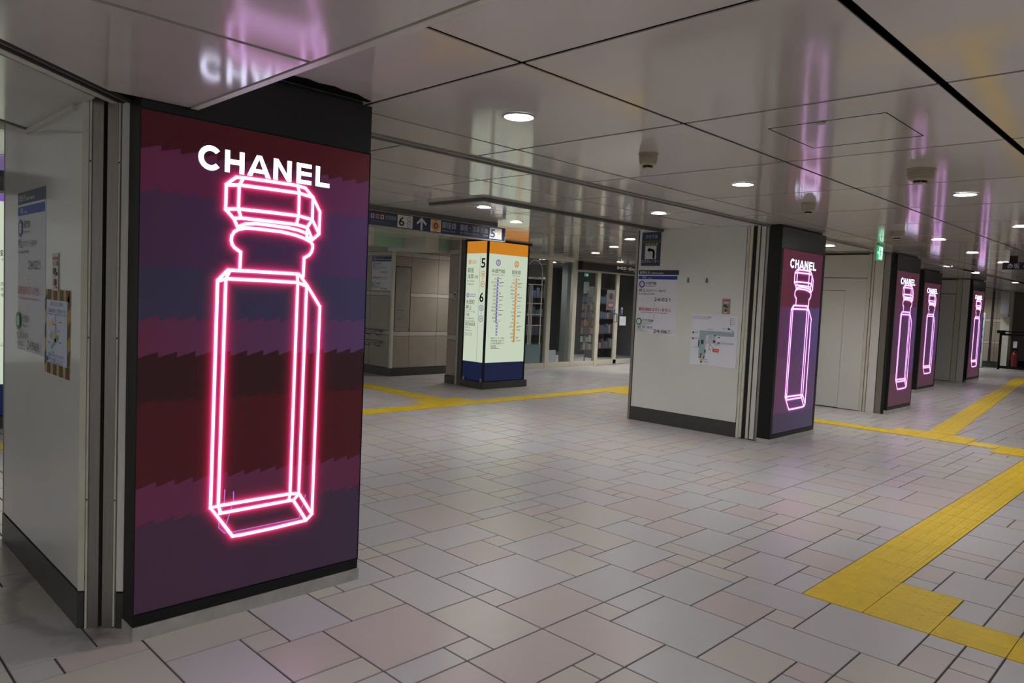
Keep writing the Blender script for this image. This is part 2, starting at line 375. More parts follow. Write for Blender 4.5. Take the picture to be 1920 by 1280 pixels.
for k in range(9): tactile(6.17 + (3 + k) * T3, 7.37, 'barx', ZT)
for a in range(4):
    for b in range(3): tactile(9.79 + a * T3, 6.82 + b * T3, 'dot', ZT)
for k in range(8): tactile(6.47, 7.99 + k * T3, 'bary', ZT)
for k in range(6): tactile(0.9 + k * T3, 7.39, 'barx', ZT) if k < 0 else None

# ------------------------------------------------------------------ ceiling
ceiling = structure('ceiling')
MB().box(-4, 32, -5, 15, CH + 0.05, CH + 0.2).build('ceiling_void', M_DARKGAP, ceiling)
def grid(a, b, x0, step):
    k = math.ceil((a - x0) / step - 1e-6); g = [a]
    while x0 + k * step < b - 1e-6:
        if x0 + k * step > a + 1e-3: g.append(x0 + k * step)
        k += 1
    return g + [b]
panels = []
LX = 3.318; S = 1.201
def region(xa, xb, ya, yb, gx, gy):
    xs = grid(xa, xb, gx, S); ys = grid(ya, yb, gy, S)
    for i in range(len(xs) - 1):
        for j in range(len(ys) - 1): panels.append((xs[i], ys[j], xs[i + 1], ys[j + 1]))
region(1.255, 31, 0.908, 3.695, LX, 2.098)
region(1.255, 31, -4.5, 0.908, LX, 0.908)
region(1.255, 31, 3.80, 5.09, 4.02, 20)
region(-3.9, 31, 5.16, 14.5, 5.76, 5.67)
region(-3.9, 1.255, 1.4, 5.16, 4.02, 3.8)
pm = {}
prest = MB()
scoredp = sorted(panels, key=lambda t: -cam_area(*t, CH))
for n, (x0, y0, x1, y1) in enumerate(scoredp):
    g0 = 0.0105; gy0 = 0.018 if abs(y0 - 0.908) < 1e-3 else g0; gy1 = 0.018 if abs(y1 - 0.908) < 1e-3 else g0
    q = MB().box(x0 + g0, x1 - g0, y0 + gy0, y1 - gy1, CH, CH + 0.005)
    if n < 230: q.build('ceiling_panel', M_CEIL, ceiling)
    else: prest.add(q.v, q.f)
po = prest.build('distant_ceiling_panels', M_CEIL, ceiling); po['kind'] = 'stuff'
# access hatch set in one panel
hx0, hx1, hy0, hy1 = 3.646, 4.216, 1.222, 1.798
hb = MB()
for a, b, c, d in ((hx0, hx1, hy0, hy0 + .004), (hx0, hx1, hy1 - .004, hy1), (hx0, hx0 + .004, hy0, hy1), (hx1 - .004, hx1, hy0, hy1)): hb.box(a, b, c, d, CH - .0015, CH + .002)
hb.build('hatch_joint', M_DARKGAP, ceiling)
MB().lathe([(0.022, 0.002), (0.022, -0.006), (0.006, -0.012), (0.001, -0.012)], (3.665, 1.53, CH), 14).build('hatch_latch', M_STEEL, ceiling)
MB().prism([(1.62, 3.035), (1.70, 3.02), (1.76, 3.04), (1.84, 3.025), (1.90, 3.05), (1.98, 3.05), (2.04, 3.085), (2.09, 3.10), (2.09, 3.13), (1.60, 3.13)], CH - .002, CH + .001).build('torn_edge', M_DARKGAP, ceiling)
# lowered soffit in front of the near pillar, cut by the diagonal shutter channel
cc = Vector((1.022, 3.365)); dd = Vector((0.744, 0.668)); nn = Vector((0.668, -0.744))
P = lambda a, o: tuple(cc + dd * a + nn * o)
def at_x(x, off): a = (x - cc.x - nn.x * off) / dd.x; return P(a, off)
def at_y(y, off): a = (y - cc.y - nn.y * off) / dd.y; return P(a, off)
JY = 2.152
soffit = structure('trim_1')
q0 = at_y(3.105, .12); q1 = at_y(JY + .011, .12); q2 = at_y(JY - .011, .12)
MB().prism([(1.212, 3.105), (1.212, JY + .011), q1, q0], SOF, CH).build('soffit_panel', M_SOFF, soffit)
MB().prism([(1.212, JY - .011), (1.212, -4), at_y(-4, .12), q2], SOF, CH).build('soffit_panel', M_SOFF, soffit)
MB().prism([(1.216, 3.10), (1.216, -4), at_y(-4, .10), at_y(3.10, .1)], SOF + .015, CH + .01).build('soffit_core', M_DARKGAP, soffit)
MB().box(1.220, 1.250, -4, 3.107, SOF - .003, CH).build('soffit_edge_trim', M_CREAM, soffit)
# diagonal shutter channel
chan = structure('trim_2')
e0 = -0.03; e1 = -4.6
def strip(o0, o1, z0, z1, name, m): MB().prism([P(e0 + (0.0), o0), P(e1, o0), P(e1, o1), P(e0, o1)], z0, z1).build(name, m, chan)
strip(-.005, .125, SOF + .07, CH, 'channel_void', M_DARKGAP)
strip(.0435, .0645, SOF + .003, SOF + .07, 'channel_gap', M_RUBBER)
strip(.0875, .120, SOF + .004, SOF + .07, 'channel_gap', M_RUBBER)
strip(.010, .042, SOF, SOF + .07, 'channel_rail', M_CREAM)
strip(.066, .086, SOF + .006, SOF + .07, 'channel_rail', M_ALUD)
# soffit on the far side of the channel
sof2 = structure('trim_3')
w0 = at_x(0.915, -.004)
MB().prism([w0, (0.915, 4.262), tuple(Vector((0.915, 4.262)) - dd * 4.5), P(e1, -.004)], SOF, CH).build('soffit_panel', M_SOFF, sof2)
ef = Vector((0.915, 4.262)); nv = Vector((dd.y, -dd.x))
MB().prism([tuple(ef + nv * .0), tuple(ef - nv * .025), tuple(ef - nv * .025 - dd * 4.5), tuple(ef - dd * 4.5)], SOF - .004, SOF + .06).build('soffit_edge_trim', M_ALUD, sof2)
MB().box(.885, .918, 3.47, 4.262, SOF - .022, SOF - .0005).build('wall_top_moulding', M_CREAM, sof2)
# shutter guides in the main ceiling
g1 = structure('trim_4')
for xa, xb in ((2.0, 7.75), (8.9, 11.7), (12.9, 15.7), (16.95, 19.55)):
    q = MB()
    q.box(xa, xb, 3.697, 3.712, CH - .012, CH + .012).box(xa, xb, 3.780, 3.798, CH - .012, CH + .012)
    q.build('guide_rail', M_ALU, g1)
    MB().box(xa, xb, 3.712, 3.780, CH + .004, CH + .011).build('guide_slot', M_ALUD, g1)
    q2_ = MB().box(xa, xb, 3.735, 3.757, CH + .002, CH + .0038); q2_.build('guide_gap', M_DARKGAP, g1)
g2 = structure('trim_5')
MB().box(4.77, 7.75, 5.093, 5.155, CH - .03, CH + .01).build('guide_rail', M_ALUD, g2)
MB().box(4.71, 4.77, 5.093, 5.90, CH - .03, CH + .01).build('guide_rail', M_ALUD, g2)
MB().box(4.79, 7.75, 5.115, 5.133, CH - .0305, CH - .028).build('guide_gap', M_DARKGAP, g2)
MB().box(-3.9, 4.71, 5.10, 5.15, CH - .002, CH + .01).build('guide_cover', M_CEIL, g2)

# ------------------------------------------------------------------ partition walls behind the advertising pillars
def shutter_rails(parent, o, d, n, segs):
    for a0, a1, b1, name, m, z0 in segs: MB().obox(o, d, n, a0, a1, -.03, b1, z0, CH + .01).build(name, m, parent)
# near-left partition with a chamfered corner
wl = structure('wall_left', (1.5, 4.0, 0))
MB().prism([(.92, 4.80), (.92, 3.405), (.975, 3.355), (1.06, 3.27), (2.03, 3.24), (2.03, 4.80)], 0.0, CH + .01).build('wall_core', M_RUBBER, wl)
MB().box(.905, .921, 3.398, 4.80, .162, CH + .005).build('wall_panel', M_WALLW, wl)
MB().box(.900, .921, 3.392, 4.81, 0, .155).build('baseboard', M_BASE, wl)
MB().box(.903, .922, 4.80, 4.815, .155, CH).build('corner_bead', M_ALU, wl)
MB().box(2.03, 2.05, 3.30, 4.80, 0, CH).build('wall_panel', M_WALLW, wl)
MB().box(.92, 2.04, 4.80, 4.815, 0, CH).build('wall_panel', M_WALLW, wl)
co = Vector((.902, 3.392)); cdv = Vector((.755, -.655)).normalized(); cn = Vector((-.655, -.755)).normalized()
shutter_rails(wl, co, cdv, cn, [(0, .026, .0, 'corner_post', M_CREAM, .16), (.032, .040, .006, 'corner_bead', M_CREAM, 0), (.044, .085, .004, 'guide_rail', M_STEEL, 0),
    (.101, .143, .004, 'guide_rail', M_STEEL, 0), (.146, .153, .008, 'corner_bead', M_CREAM, .01), (.157, .186, .002, 'corner_post', M_WALLW, .16)])
MB().obox(co, cdv, cn, 0, .026, -.02, .003, 0, .152).build('baseboard', M_BASE, wl)
MB().obox(co, cdv, cn, .157, .188, -.02, .004, 0, .152).build('baseboard', M_BASE, wl)
for hz in (.55, 1.23, 1.95):
    for a in (.036, .1495): MB().obox(co, cdv, cn, a - .0025, a + .0025, .006, .0095, hz, hz + .005).build('screw', M_RUBBER, wl)
# middle partition
wm = structure('wall_middle', (8.3, 4.6, 0))
MB().box(7.785, 8.80, 3.72, 5.47, 0, CH + .01).build('wall_core', M_RUBBER, wm)
MB().box(7.770, 7.786, 4.000, 5.455, .172, CH + .004).build('wall_panel', M_WALLW, wm)
MB().box(7.766, 7.786, 3.995, 5.46, 0, .166).build('baseboard', M_BASE, wm)
MB().box(7.760, 7.80, 5.462, 5.497, 0, CH).build('corner_post', M_STEEL, wm)
for y0, y1, m, d, nm in ((3.962, 3.992, M_CREAM, 0, 'corner_post'), (3.925, 3.955, M_CREAM, .004, 'guide_rail'), (3.842, 3.872, M_CREAM, .004, 'guide_rail'), (3.775, 3.828, M_WALLW, -.004, 'guide_rail'), (3.712, 3.762, M_STEEL, .002, 'corner_post')):
    MB().box(7.770 - d, 7.80, y0, y1, .012 if nm == 'guide_rail' else 0, CH).build(nm, m, wm)
MB().box(8.80, 8.815, 3.72, 5.47, 0, CH).build('wall_panel', M_WALLW, wm)
MB().box(7.80, 8.81, 5.47, 5.485, 0, CH).build('wall_panel', M_WALLW, wm)
for hz in (.55, 1.23, 1.95): MB().box(7.764, 7.768, 3.938, 3.944, hz, hz + .006).build('screw', M_RUBBER, wm)
# right partition with the white doors
wr = structure('wall_right', (12.2, 5.0, 0))
MB().box(11.695, 12.75, 3.66, 8.0, 0, CH + .01).build('wall_core', M_RUBBER, wr)
MB().box(11.680, 11.70, 4.012, 8.0, 2.03, CH - .03).build('wall_panel', M_WALLW, wr)
MB().box(11.680, 11.70, 4.012, 4.330, .01, 2.02).build('wall_panel', M_WALLW, wr)
MB().box(11.680, 11.70, 4.330, 8.0, 1.832, 2.02).build('wall_panel', M_WALLW, wr)
MB().box(11.660, 11.70, 3.90, 8.0, CH - .012, CH + .005).build('head_rail', M_ALUD, wr)
for y0, y1, m, d in ((3.965, 4.008, M_CREAM, .006), (3.925, 3.957, M_CREAM, .0), (3.795, 3.915, M_WALLW, .003), (3.70, 3.785, M_STEEL, -.004)):
    MB().box(11.680 - d, 11.71, y0, y1, .0, CH).build('guide_rail', m, wr)
d1 = structure('door_1', (11.68, 5.0, 0))
MB().box(11.684, 11.70, 4.335, 5.19, .015, 1.826).build('door_leaf', M_WALLW, d1)
MB().box(11.684, 11.70, 5.196, 6.05, .015, 1.826).build('door_leaf', M_WALLW, d1)
MB().box(12.74, 12.76, 3.66, 8.0, 0, CH).build('wall_panel', M_WALLW, wr)
# farthest partition
wf = structure('wall_far', (20.2, 5.5, 0))
MB().box(19.565, 20.6, 4.42, 9.0, 0, CH + .01).build('wall_core', M_RUBBER, wf)
MB().box(19.55, 19.57, 4.72, 9.0, 2.06, CH - .03).build('wall_panel', M_WALLW, wf)
MB().box(19.55, 19.57, 4.72, 9.0, .01, 2.045).build('wall_panel', M_WALLW, wf)
MB().box(19.545, 19.57, 4.60, 4.71, 0, CH).build('guide_rail', M_CREAM, wf)
MB().box(19.548, 19.57, 4.45, 4.59, 0, CH).build('guide_rail', M_WALLW, wf)
MB().box(19.53, 19.57, 4.45, 9.0, CH - .014, CH + .004).build('head_rail', M_ALUD, wf)
ww = structure('wall_behind', (16.4, 6, 0))
MB().box(15.72, 16.8, 4.45, 9.0, 0, CH + .01).build('wall_panel', M_WALLW, ww)

# ------------------------------------------------------------------ advertising pillars (LED screens)
NEON = [[(0.345, 1.903), (0.366, 1.922), (0.388, 1.94), (0.422, 1.943), (0.547, 1.945), (0.678, 1.945), (0.719, 1.939), (0.759, 1.902)], [(0.345, 1.901), (0.403, 1.909), (0.541, 1.911), (0.689, 1.912), (0.759, 1.902)], [(0.42, 1.941), (0.403, 1.909)], [(0.68, 1.943), (0.69, 1.912)], [(0.345, 1.903), (0.344, 1.798)], [(0.402, 1.909), (0.401, 1.807)], [(0.688, 1.912), (0.688, 1.808)], [(0.759, 1.902), (0.759, 1.798)], [(0.344, 1.798), (0.401, 1.806), (0.54, 1.808), (0.688, 1.808), (0.759, 1.798)], [(0.344, 1.798), (0.383, 1.76), (0.402, 1.72)], [(0.401, 1.806), (0.414, 1.768)], [(0.381, 1.763), (0.414, 1.768), (0.541, 1.768), (0.678, 1.767), (0.732, 1.759)], [(0.688, 1.808), (0.678, 1.767)], [(0.759, 1.798), (0.733, 1.759)], [(0.759, 1.902), (0.798, 1.839), (0.796, 1.735), (0.762, 1.705), (0.734, 1.758)], [(0.759, 1.798), (0.796, 1.735)], [(0.403, 1.73), (0.434, 1.744), (0.482, 1.751), (0.531, 1.751), (0.641, 1.748), (0.69, 1.742), (0.733, 1.731)], [(0.734, 1.758), (0.733, 1.713), (0.762, 1.705)], [(0.402, 1.718), (0.437, 1.727), (0.482, 1.729), (0.604, 1.727), (0.672, 1.719), (0.718, 1.708), (0.753, 1.695), (0.765, 1.681), (0.765, 1.665), (0.759, 1.647), (0.748, 1.632), (0.723, 1.617)], [(0.402, 1.718), (0.384, 1.705), (0.374, 1.687), (0.372, 1.667), (0.377, 1.65), (0.387, 1.638), (0.399, 1.63), (0.413, 1.622)], [(0.415, 1.621), (0.413, 1.544)], [(0.722, 1.617), (0.72, 1.53)], [(0.317, 1.493), (0.36, 1.539), (0.514, 1.54), (0.698, 1.54), (0.741, 1.49), (0.812, 1.392)], [(0.317, 1.489), (0.353, 1.501), (0.515, 1.502), (0.693, 1.501), (0.739, 1.486)], [(0.367, 1.534), (0.352, 1.501)], [(0.69, 1.534), (0.693, 1.501)], [(0.307, 0.503), (0.344, 0.507), (0.507, 0.507), (0.683, 0.506), (0.73, 0.499), (0.802, 0.388), (0.772, 0.363), (0.608, 0.357), (0.444, 0.356), (0.408, 0.358), (0.307, 0.503)], [(0.345, 0.472), (0.508, 0.473), (0.673, 0.474), (0.7, 0.473), (0.772, 0.363)], [(0.341, 0.507), (0.351, 0.474)], [(0.683, 0.506), (0.677, 0.475)], [(0.728, 0.498), (0.702, 0.472)], [(0.316, 1.492), (0.306, 0.503)], [(0.352, 1.501), (0.34, 0.507)], [(0.693, 1.501), (0.683, 0.506)], [(0.739, 1.486), (0.728, 0.499)], [(0.812, 1.392), (0.802, 0.388)]]
FAINT = [[(0.368, 0.574), (0.367, 0.515), (0.345, 0.446), (0.345, 0.408), (0.372, 0.379), (0.404, 0.377), (0.734, 0.379), (0.741, 0.404), (0.765, 0.489)], [(0.408, 0.559), (0.409, 0.518), (0.378, 0.418)]]
SW, SZ0, SZ1 = 1.068, 0.112, 2.150
def ribbon(pls, w, tf, y):
    m = MB()
    for pl in pls:
        pts = [Vector(tf(p)) for p in pl]; n = len(pts)
        closed = (pts[0] - pts[-1]).length < 1e-6
        L_, R2 = [], []
        for i in range(n):
            d0 = (pts[i] - pts[i - 1]).normalized() if i > 0 else ((pts[0] - pts[-2]).normalized() if closed else None)
            d1 = (pts[i + 1] - pts[i]).normalized() if i < n - 1 else ((pts[1] - pts[0]).normalized() if closed else None)
            if d0 is None: d0 = d1
            if d1 is None: d1 = d0
            t = (d0 + d1).normalized(); q = Vector((-t.y, t.x)); k = min(1.6, 1 / max(.4, q.dot(Vector((-d0.y, d0.x)))))
            e = 0
            p = pts[i]
            if i == 0 and not closed: p = p - d1 * w * .35
            if i == n - 1 and not closed: p = p + d0 * w * .35
            L_.append(p + q * w / 2 * k); R2.append(p - q * w / 2 * k)
        vs = [(p.x, y, p.y) for p in L_] + [(p.x, y, p.y) for p in R2]
        m.add(vs, [(n + i, n + i + 1, i + 1, i) for i in range(n - 1)])
    return m
def brand_letters(tf, y):
    m = MB(); z0, z1, s = 1.956, 2.0495, 0.0215
    def poly(pts): m.add([(*(lambda q: (q[0], y, q[1]))(tf(p)),) for p in pts], [tuple(range(len(pts)))])
    def bar(a, b, c, d): poly([(a, b), (c, b), (c, d), (a, d)])
    cx, cz, r1, r2 = .2755, 2.0035, .0515, .0295; N = 26
    arc = [math.radians(42 + (318 - 42) * k / N) for k in range(N + 1)]
    for k in range(N):
        a, b = arc[k], arc[k + 1]
        poly([(cx + r2 * math.cos(a), cz + r2 * math.sin(a)), (cx + r1 * math.cos(a), cz + r1 * math.sin(a)), (cx + r1 * math.cos(b), cz + r1 * math.sin(b)), (cx + r2 * math.cos(b), cz + r2 * math.sin(b))])
    bar(.337, z0, .337 + s, z1); bar(.4015, z0, .4015 + s, z1); bar(.337 + s, 1.992, .4015, 2.013)
    poly([(.436, z0), (.459, z0), (.4905, 2.032), (.4915, z1), (.479, z1)]); poly([(.5465, z0), (.5025, z1), (.4915, z1), (.4905, 2.032), (.523, z0)]); bar(.465, 1.972, .517, 1.989)
    bar(.5585, z0, .5585 + s, z1); bar(.625, z0, .625 + s, z1); poly([(.5585, z1), (.625, z0), (.6465, z0), (.581, z1)])
    bar(.672, z0, .672 + s, z1)
    for zz in (z0, 1.994, z1 - .0185): bar(.672 + s, zz, .748, zz + .0185)
    bar(.770, z0, .770 + s, z1); bar(.770 + s, z0, .844, z0 + .0195)
    return m
def seg_dist(X, Z, pls):
    D = np.full(X.shape, 9.0)
    for pl in pls:
        for (ax, az), (bx, bz) in zip(pl[:-1], pl[1:]):
            vx, vz = bx - ax, bz - az; l2 = vx * vx + vz * vz + 1e-12
            t = np.clip(((X - ax) * vx + (Z - az) * vz) / l2, 0, 1)
            D = np.minimum(D, np.hypot(X - ax - t * vx, Z - az - t * vz))
    return D
BANDS1 = [(2.009, (54, 7, 17), (74, 9, 20)), (1.838, (84, 30, 58), (94, 36, 80)), (1.536, (62, 36, 62), (74, 44, 92)), (1.326, (50, 44, 66), (58, 50, 86)), (1.177, (88, 34, 60), (82, 52, 96)),
          (0.985, (44, 9, 16), (46, 11, 20)), (0.640, (66, 8, 18), (70, 9, 20)), (0.485, (92, 34, 64), (90, 36, 66)), (-1, (64, 36, 58), (60, 40, 64))]
BANDS2 = [(1.52, (96, 38, 56), (84, 34, 58)), (.95, (92, 48, 82), (84, 68, 118)), (.33, (98, 56, 88), (88, 66, 106)), (-1, (66, 56, 78), (74, 62, 92))]
BANDS3 = [(1.62, (82, 40, 56), (80, 38, 54)), (.60, (76, 42, 62), (84, 58, 100)), (-1, (86, 50, 66), (84, 50, 68))]
LED_MAT = None
def led_material():
    m = bpy.data.materials.new('led_display'); m.use_nodes = True; N = m.node_tree.nodes; b = N['Principled BSDF']
    a = N.new('ShaderNodeAttribute'); a.attribute_name = 'picture'; m.node_tree.links.new(a.outputs['Color'], b.inputs['Emission Color'])
    b.inputs['Emission Strength'].default_value = 1.0; b.inputs['Base Color'].default_value = (.012, .012, .013, 1); b.inputs['Roughness'].default_value = .5; b.inputs['Specular IOR Level'].default_value = .25
    return m
LED_MAT = led_material()
def led_screen(x0, y, bands, pls, tf, step, gcol, pink, gain, parent):
    nx, nz = int(SW / step), int((SZ1 - SZ0) / step)
    xs = np.linspace(0, SW, nx + 1); zs = np.linspace(SZ0, SZ1, nz + 1); X, Z = np.meshgrid(xs, zs)
    per = .0762; saw = (X / per) % 1.0
    Zs = Z - .024 * (saw - .5)
    C = np.zeros(X.shape + (3,)); done = np.zeros(X.shape, bool)
    t = (X / SW)[..., None]
    for zb, c0, c1 in bands:
        k = (~done) & (Zs >= zb); done |= k
        col = np.array(lin(c0)) * (1 - t) + np.array(lin(c1)) * t
        C[k] = col[k]
    lpx = ((X / .0085) % 1 < .5) * .10 + .95
    C *= gain * lpx[..., None]
    D = seg_dist(X, Z, [[tf(p) for p in pl] for pl in pls])
    g = np.exp(-np.clip(D - .005, 0, None) / .0125)[..., None] * np.array(lin(gcol)) * 1.0
    h = np.exp(-np.clip(D - .004, 0, None) / .0042)[..., None] * np.array(lin(pink)) * 1.5
    C = C + g + h
    me = bpy.data.meshes.new('screen_picture')
    off = wloc(parent)
    V = np.stack([X + x0 - off.x, np.full(X.shape, y - off.y), Z - off.z], -1).reshape(-1, 3)
    idx = np.arange((nx + 1) * (nz + 1)).reshape(nz + 1, nx + 1)
    F = np.stack([idx[:-1, :-1], idx[:-1, 1:], idx[1:, 1:], idx[1:, :-1]], -1).reshape(-1, 4)
    me.vertices.add(len(V)); me.vertices.foreach_set('co', V.ravel())
    me.loops.add(F.size); me.loops.foreach_set('vertex_index', F.ravel()); me.polygons.add(len(F)); me.polygons.foreach_set('loop_start', np.arange(len(F)) * 4)
    me.update(calc_edges=True)
    at = me.attributes.new('picture', 'FLOAT_COLOR', 'POINT')
    at.data.foreach_set('color', np.concatenate([C, np.ones(X.shape + (1,))], -1).astype(np.float32).ravel())
    me.materials.append(LED_MAT)
    o = bpy.data.objects.new('screen_picture', me); link(o, parent)
    return o
def ad_pillar(fx0, fx1, y, depth, bands, sx, step, gcol, pink, core, cstr, gain, label, faint=False, nw=.0145):
    t = thing('advertising_pillar', ((fx0 + fx1) / 2, y + depth / 2, 0), label, 'advertising pillar', 'advertising pillars along the passage')
    x0 = (fx0 + fx1 - SW) / 2
    MB().box(fx0, fx1, y + .004, y + depth, .058, 2.385).build('cabinet', M_BLACK, t)
    MB().box(fx0 + .002, fx1 - .002, y, y + .006, SZ1 + .006, 2.385).build('top_panel', M_BLACKG, t)
    MB().box(fx0 + .002, fx1 - .002, y, y + .006, .060, SZ0 - .006).build('bottom_panel', M_BLACK, t)
    MB().box(fx0 - .003, fx1 + .003, y - .006, y + depth + .003, 0, .057).build('plinth', M_STEELB, t)
    MB().box(fx0 + .03, fx1 - .03, y + .04, y + depth, 2.385, CH).build('fixing_bracket', M_RUBBER, t)
    q = MB()
    q.box(fx0, x0 - .001, y - .001, y + .006, SZ0 - .006, SZ1 + .006).box(x0 + SW + .001, fx1, y - .001, y + .006, SZ0 - .006, SZ1 + .006)
    q.build('screen_frame', M_BLACK, t)
    cx = .55
    tf = lambda p: (cx + (p[0] - cx) * sx, p[1])
    led_screen(x0, y + .0015, bands, NEON, tf, step, gcol, pink, gain, t)
    tw = lambda p: (x0 + cx + (p[0] - cx) * sx, p[1])
    ribbon(NEON, nw, tw, y).build('bottle_outline', emat(core, cstr), t)
    if faint: ribbon(FAINT, .005, tw, y + .0008).build('bottle_reflection', emat((190, 130, 230), .8), t)
    brand_letters(tw, y - .0005).build('brand_lettering', emat((222, 222, 255), 1.35 * cstr), t)
    return t
RED, PNK = (230, 30, 82), (255, 84, 172)
ad_pillar(1.030, 2.107, 3.114, .12, BANDS1, 1.0, .0042, RED, PNK, (222, 180, 255), 3.0, .60, 'largest black advertising pillar with red-glowing neon bottle on its screen, nearest at left', True, .0142)
LIL, LPK = (120, 26, 118), (214, 96, 220)
ad_pillar(7.690, 8.868, 3.548, .15, BANDS2, 1.12, .010, LIL, LPK, (244, 196, 255), 2.0, .78, 'black advertising pillar with pink neon bottle capping the white wall with the map')
ad_pillar(11.70, 12.815, 3.615, .16, BANDS3, 1.1, .016, LIL, LPK, (240, 190, 255), 1.9, .85, 'black advertising pillar with lilac neon bottle beside the green exit sign and white doors', nw=.016)
ad_pillar(15.68, 16.87, 4.345, .10, BANDS3, 1.1, .02, LIL, LPK, (240, 190, 255), 1.9, .85, 'black advertising pillar close behind the one beside the green exit sign', nw=.018)
ad_pillar(19.57, 20.75, 4.385, .12, BANDS3, 1.1, .02, LIL, LPK, (240, 190, 255), 1.9, .85, 'farthest and smallest black advertising pillar, before the beige far wall', nw=.02)

# ------------------------------------------------------------------ downlights
LIGHTS = [(2.72, 2.70, 'round white downlight largest in the picture, above the open tiled floor'), (5.15, 2.71, 'round downlight left of the lit pillar reflection, before the middle advertising pillar'),
 (6.33, 1.52, 'round half lit downlight right of the large smoke detector'), (6.36, 4.25, 'round downlight behind the ceiling shutter guide, above the map wall'), (5.21, 5.62, 'small round downlight at the corner of the short ceiling guide'),
 (6.38, 6.30, 'round downlight above the orange top of the lit information pillar'), (9.82, 7.40, 'middle of three downlights before the shop sign'), (8.73, 6.30, 'nearest of three downlights before the shop sign'),
 (10.98, 8.70, 'farthest of three downlights before the shop sign'), (9.82, 2.60, 'round downlight above the second smoke detector row, beside pink reflections'), (11.86, 2.70, 'round downlight over the lilac screens, nearer of a pair'),
 (10.38, 4.11, 'round downlight by the white doors left of the exit sign'), (13.92, 2.73, 'small round downlight beside the hanging black sign'), (14.9, 3.76, 'round downlight above the fourth advertising pillar'),
 (17.0, 3.78, 'round downlight above the farthest advertising pillar'), (21.1, 3.85, 'tiny farthest downlight below the hanging black sign'), (8.67, 1.57, 'round downlight at the right picture edge')]
HIDDEN = [(2.72, -.90), (5.12, -.90), (7.52, -.90), (0.32 + 2.4, -3.3), (9.92, -.9), (12.3, -.9), (6.32, -3.3), (10.0, -3.3), (15, -.9), (3.0, 6.3), (3.0, 9.9), (12.0, 5.6), (5.2, 8.7), (14.0, 8.7), (14.2, 6.0), (9.0, 10.0), (17.5, 1.0), (22.0, 1.0), (1.6, 5.6), (25, 3.0), (-2.6, 4.2), (13.4, 8.6), (13.4, 9.9), (12.0, 7.4), (14.6, 9.9), (24, 6.2), (25.6, 7.0), (26.1, 5.75), (26.2, 6.6), (23.0, 7.5)]  # unseen fill lamps, added to brighten the hall and far walls
disc_m = mat('lit_lamp_diffuser', (200, 200, 200), .5)
_b = disc_m.node_tree.nodes['Principled BSDF']; _b.inputs['Emission Color'].default_value = (*LAMP_RGB, 1); _n = disc_m.node_tree.nodes; _l = disc_m.node_tree.links
_g = _n.new('ShaderNodeNewGeometry'); _d = _n.new('ShaderNodeVectorMath'); _d.operation = 'DOT_PRODUCT'; _l.new(_g.outputs['Incoming'], _d.inputs[0]); _l.new(_g.outputs['Normal'], _d.inputs[1])
_p = _n.new('ShaderNodeMath'); _p.operation = 'POWER'; _p.inputs[1].default_value = 2.4; _p.use_clamp = True; _l.new(_d.outputs['Value'], _p.inputs[0])
_m = _n.new('ShaderNodeMath'); _m.operation = 'MULTIPLY_ADD'; _m.inputs[2].default_value = 5.0; _m.inputs[1].default_value = 2.2 * LAMP_W / (PI * PI * .074 ** 2); _l.new(_p.outputs[0], _m.inputs[0])   # a downlight throws most of its light straight down
_l.new(_m.outputs[0], _b.inputs['Emission Strength'])
proto = None
def lamp(x, y, label, group=None, z=CH):
    global proto
    if proto is None:
        t = thing('ceiling_downlight', (0, 0, 0), label, 'ceiling light')
        MB().lathe([(.074, -.001), (.088, -.001), (.088, -.005), (.076, -.007), (.0745, -.001)], (0, 0, 0), 28, cap=False).build('trim_ring', M_ALU, t)
        MB().lathe([(.074, -.0005), (.074, -.0025), (.001, -.0025)], (0, 0, 0), 28).build('light_disc', disc_m, t)
        proto = t; r = t
    else:
        r = proto.copy(); COL.objects.link(r)
        for ch in proto.children:
            if ch.type != 'MESH': continue
            c = ch.copy(); COL.objects.link(c); c.parent = r
    r['label'] = label; r['group'] = group or 'round ceiling downlights'
    r.location = (x, y, z)
    return r
for x, y, lb in LIGHTS: lamp(x, y, lb)
for x, y, z in ((.10, 1.55, SOF), (.45, .55, SOF), (.25, -.85, SOF), (-1.0, -1.6, SOF), (.25, -2.4, SOF)): lamp(x, y, 'unseen downlight added in the low soffit to brighten the near left', 'added unseen downlights', z)  # extra soffit lamps out of view, added to lift the near left floor
for x, y in HIDDEN: lamp(x, y, 'unseen ceiling downlight added to light the concourse', 'added unseen downlights')

# ------------------------------------------------------------------ smoke detectors
def detector(x, y, r, label):
    t = thing('smoke_detector', (x, y, CH), label, 'smoke detector', 'ceiling smoke detectors')
    MB().lathe([(r, 0), (r, -.006), (r * .93, -.010), (r * .90, -.045), (r * .86, -.048), (r * .84, -.062), (r * .60, -.072), (r * .5, -.073)], (x, y, CH), 26).build('housing', M_DET, t)
    q = MB()
    for k in range(8):
        a = 2 * PI * k / 8; q.obox((x, y), (math.cos(a), math.sin(a)), (-math.sin(a), math.cos(a)), r * .32, r * .46, -.008, .008, CH - .086, CH - .072)
    q.build('sensor_slots', M_RUBBER, t)
    MB().lathe([(r * .45, -.084), (r * .43, -.089), (.001, -.090)], (x, y, CH), 20).build('sensor_cap', M_DET, t)
detector(3.86, 2.68, .062, 'cream smoke detector on a white panel right of the nearest downlight')
detector(5.17, 1.50, .085, 'largest cream smoke detector, below the ceiling hatch at the right')
detector(6.32, 2.70, .062, 'cream smoke detector just below the mirrored white lettering')
detector(8.78, 2.74, .072, 'small tan smoke detector farthest along the row, left of the third advertising pillar')

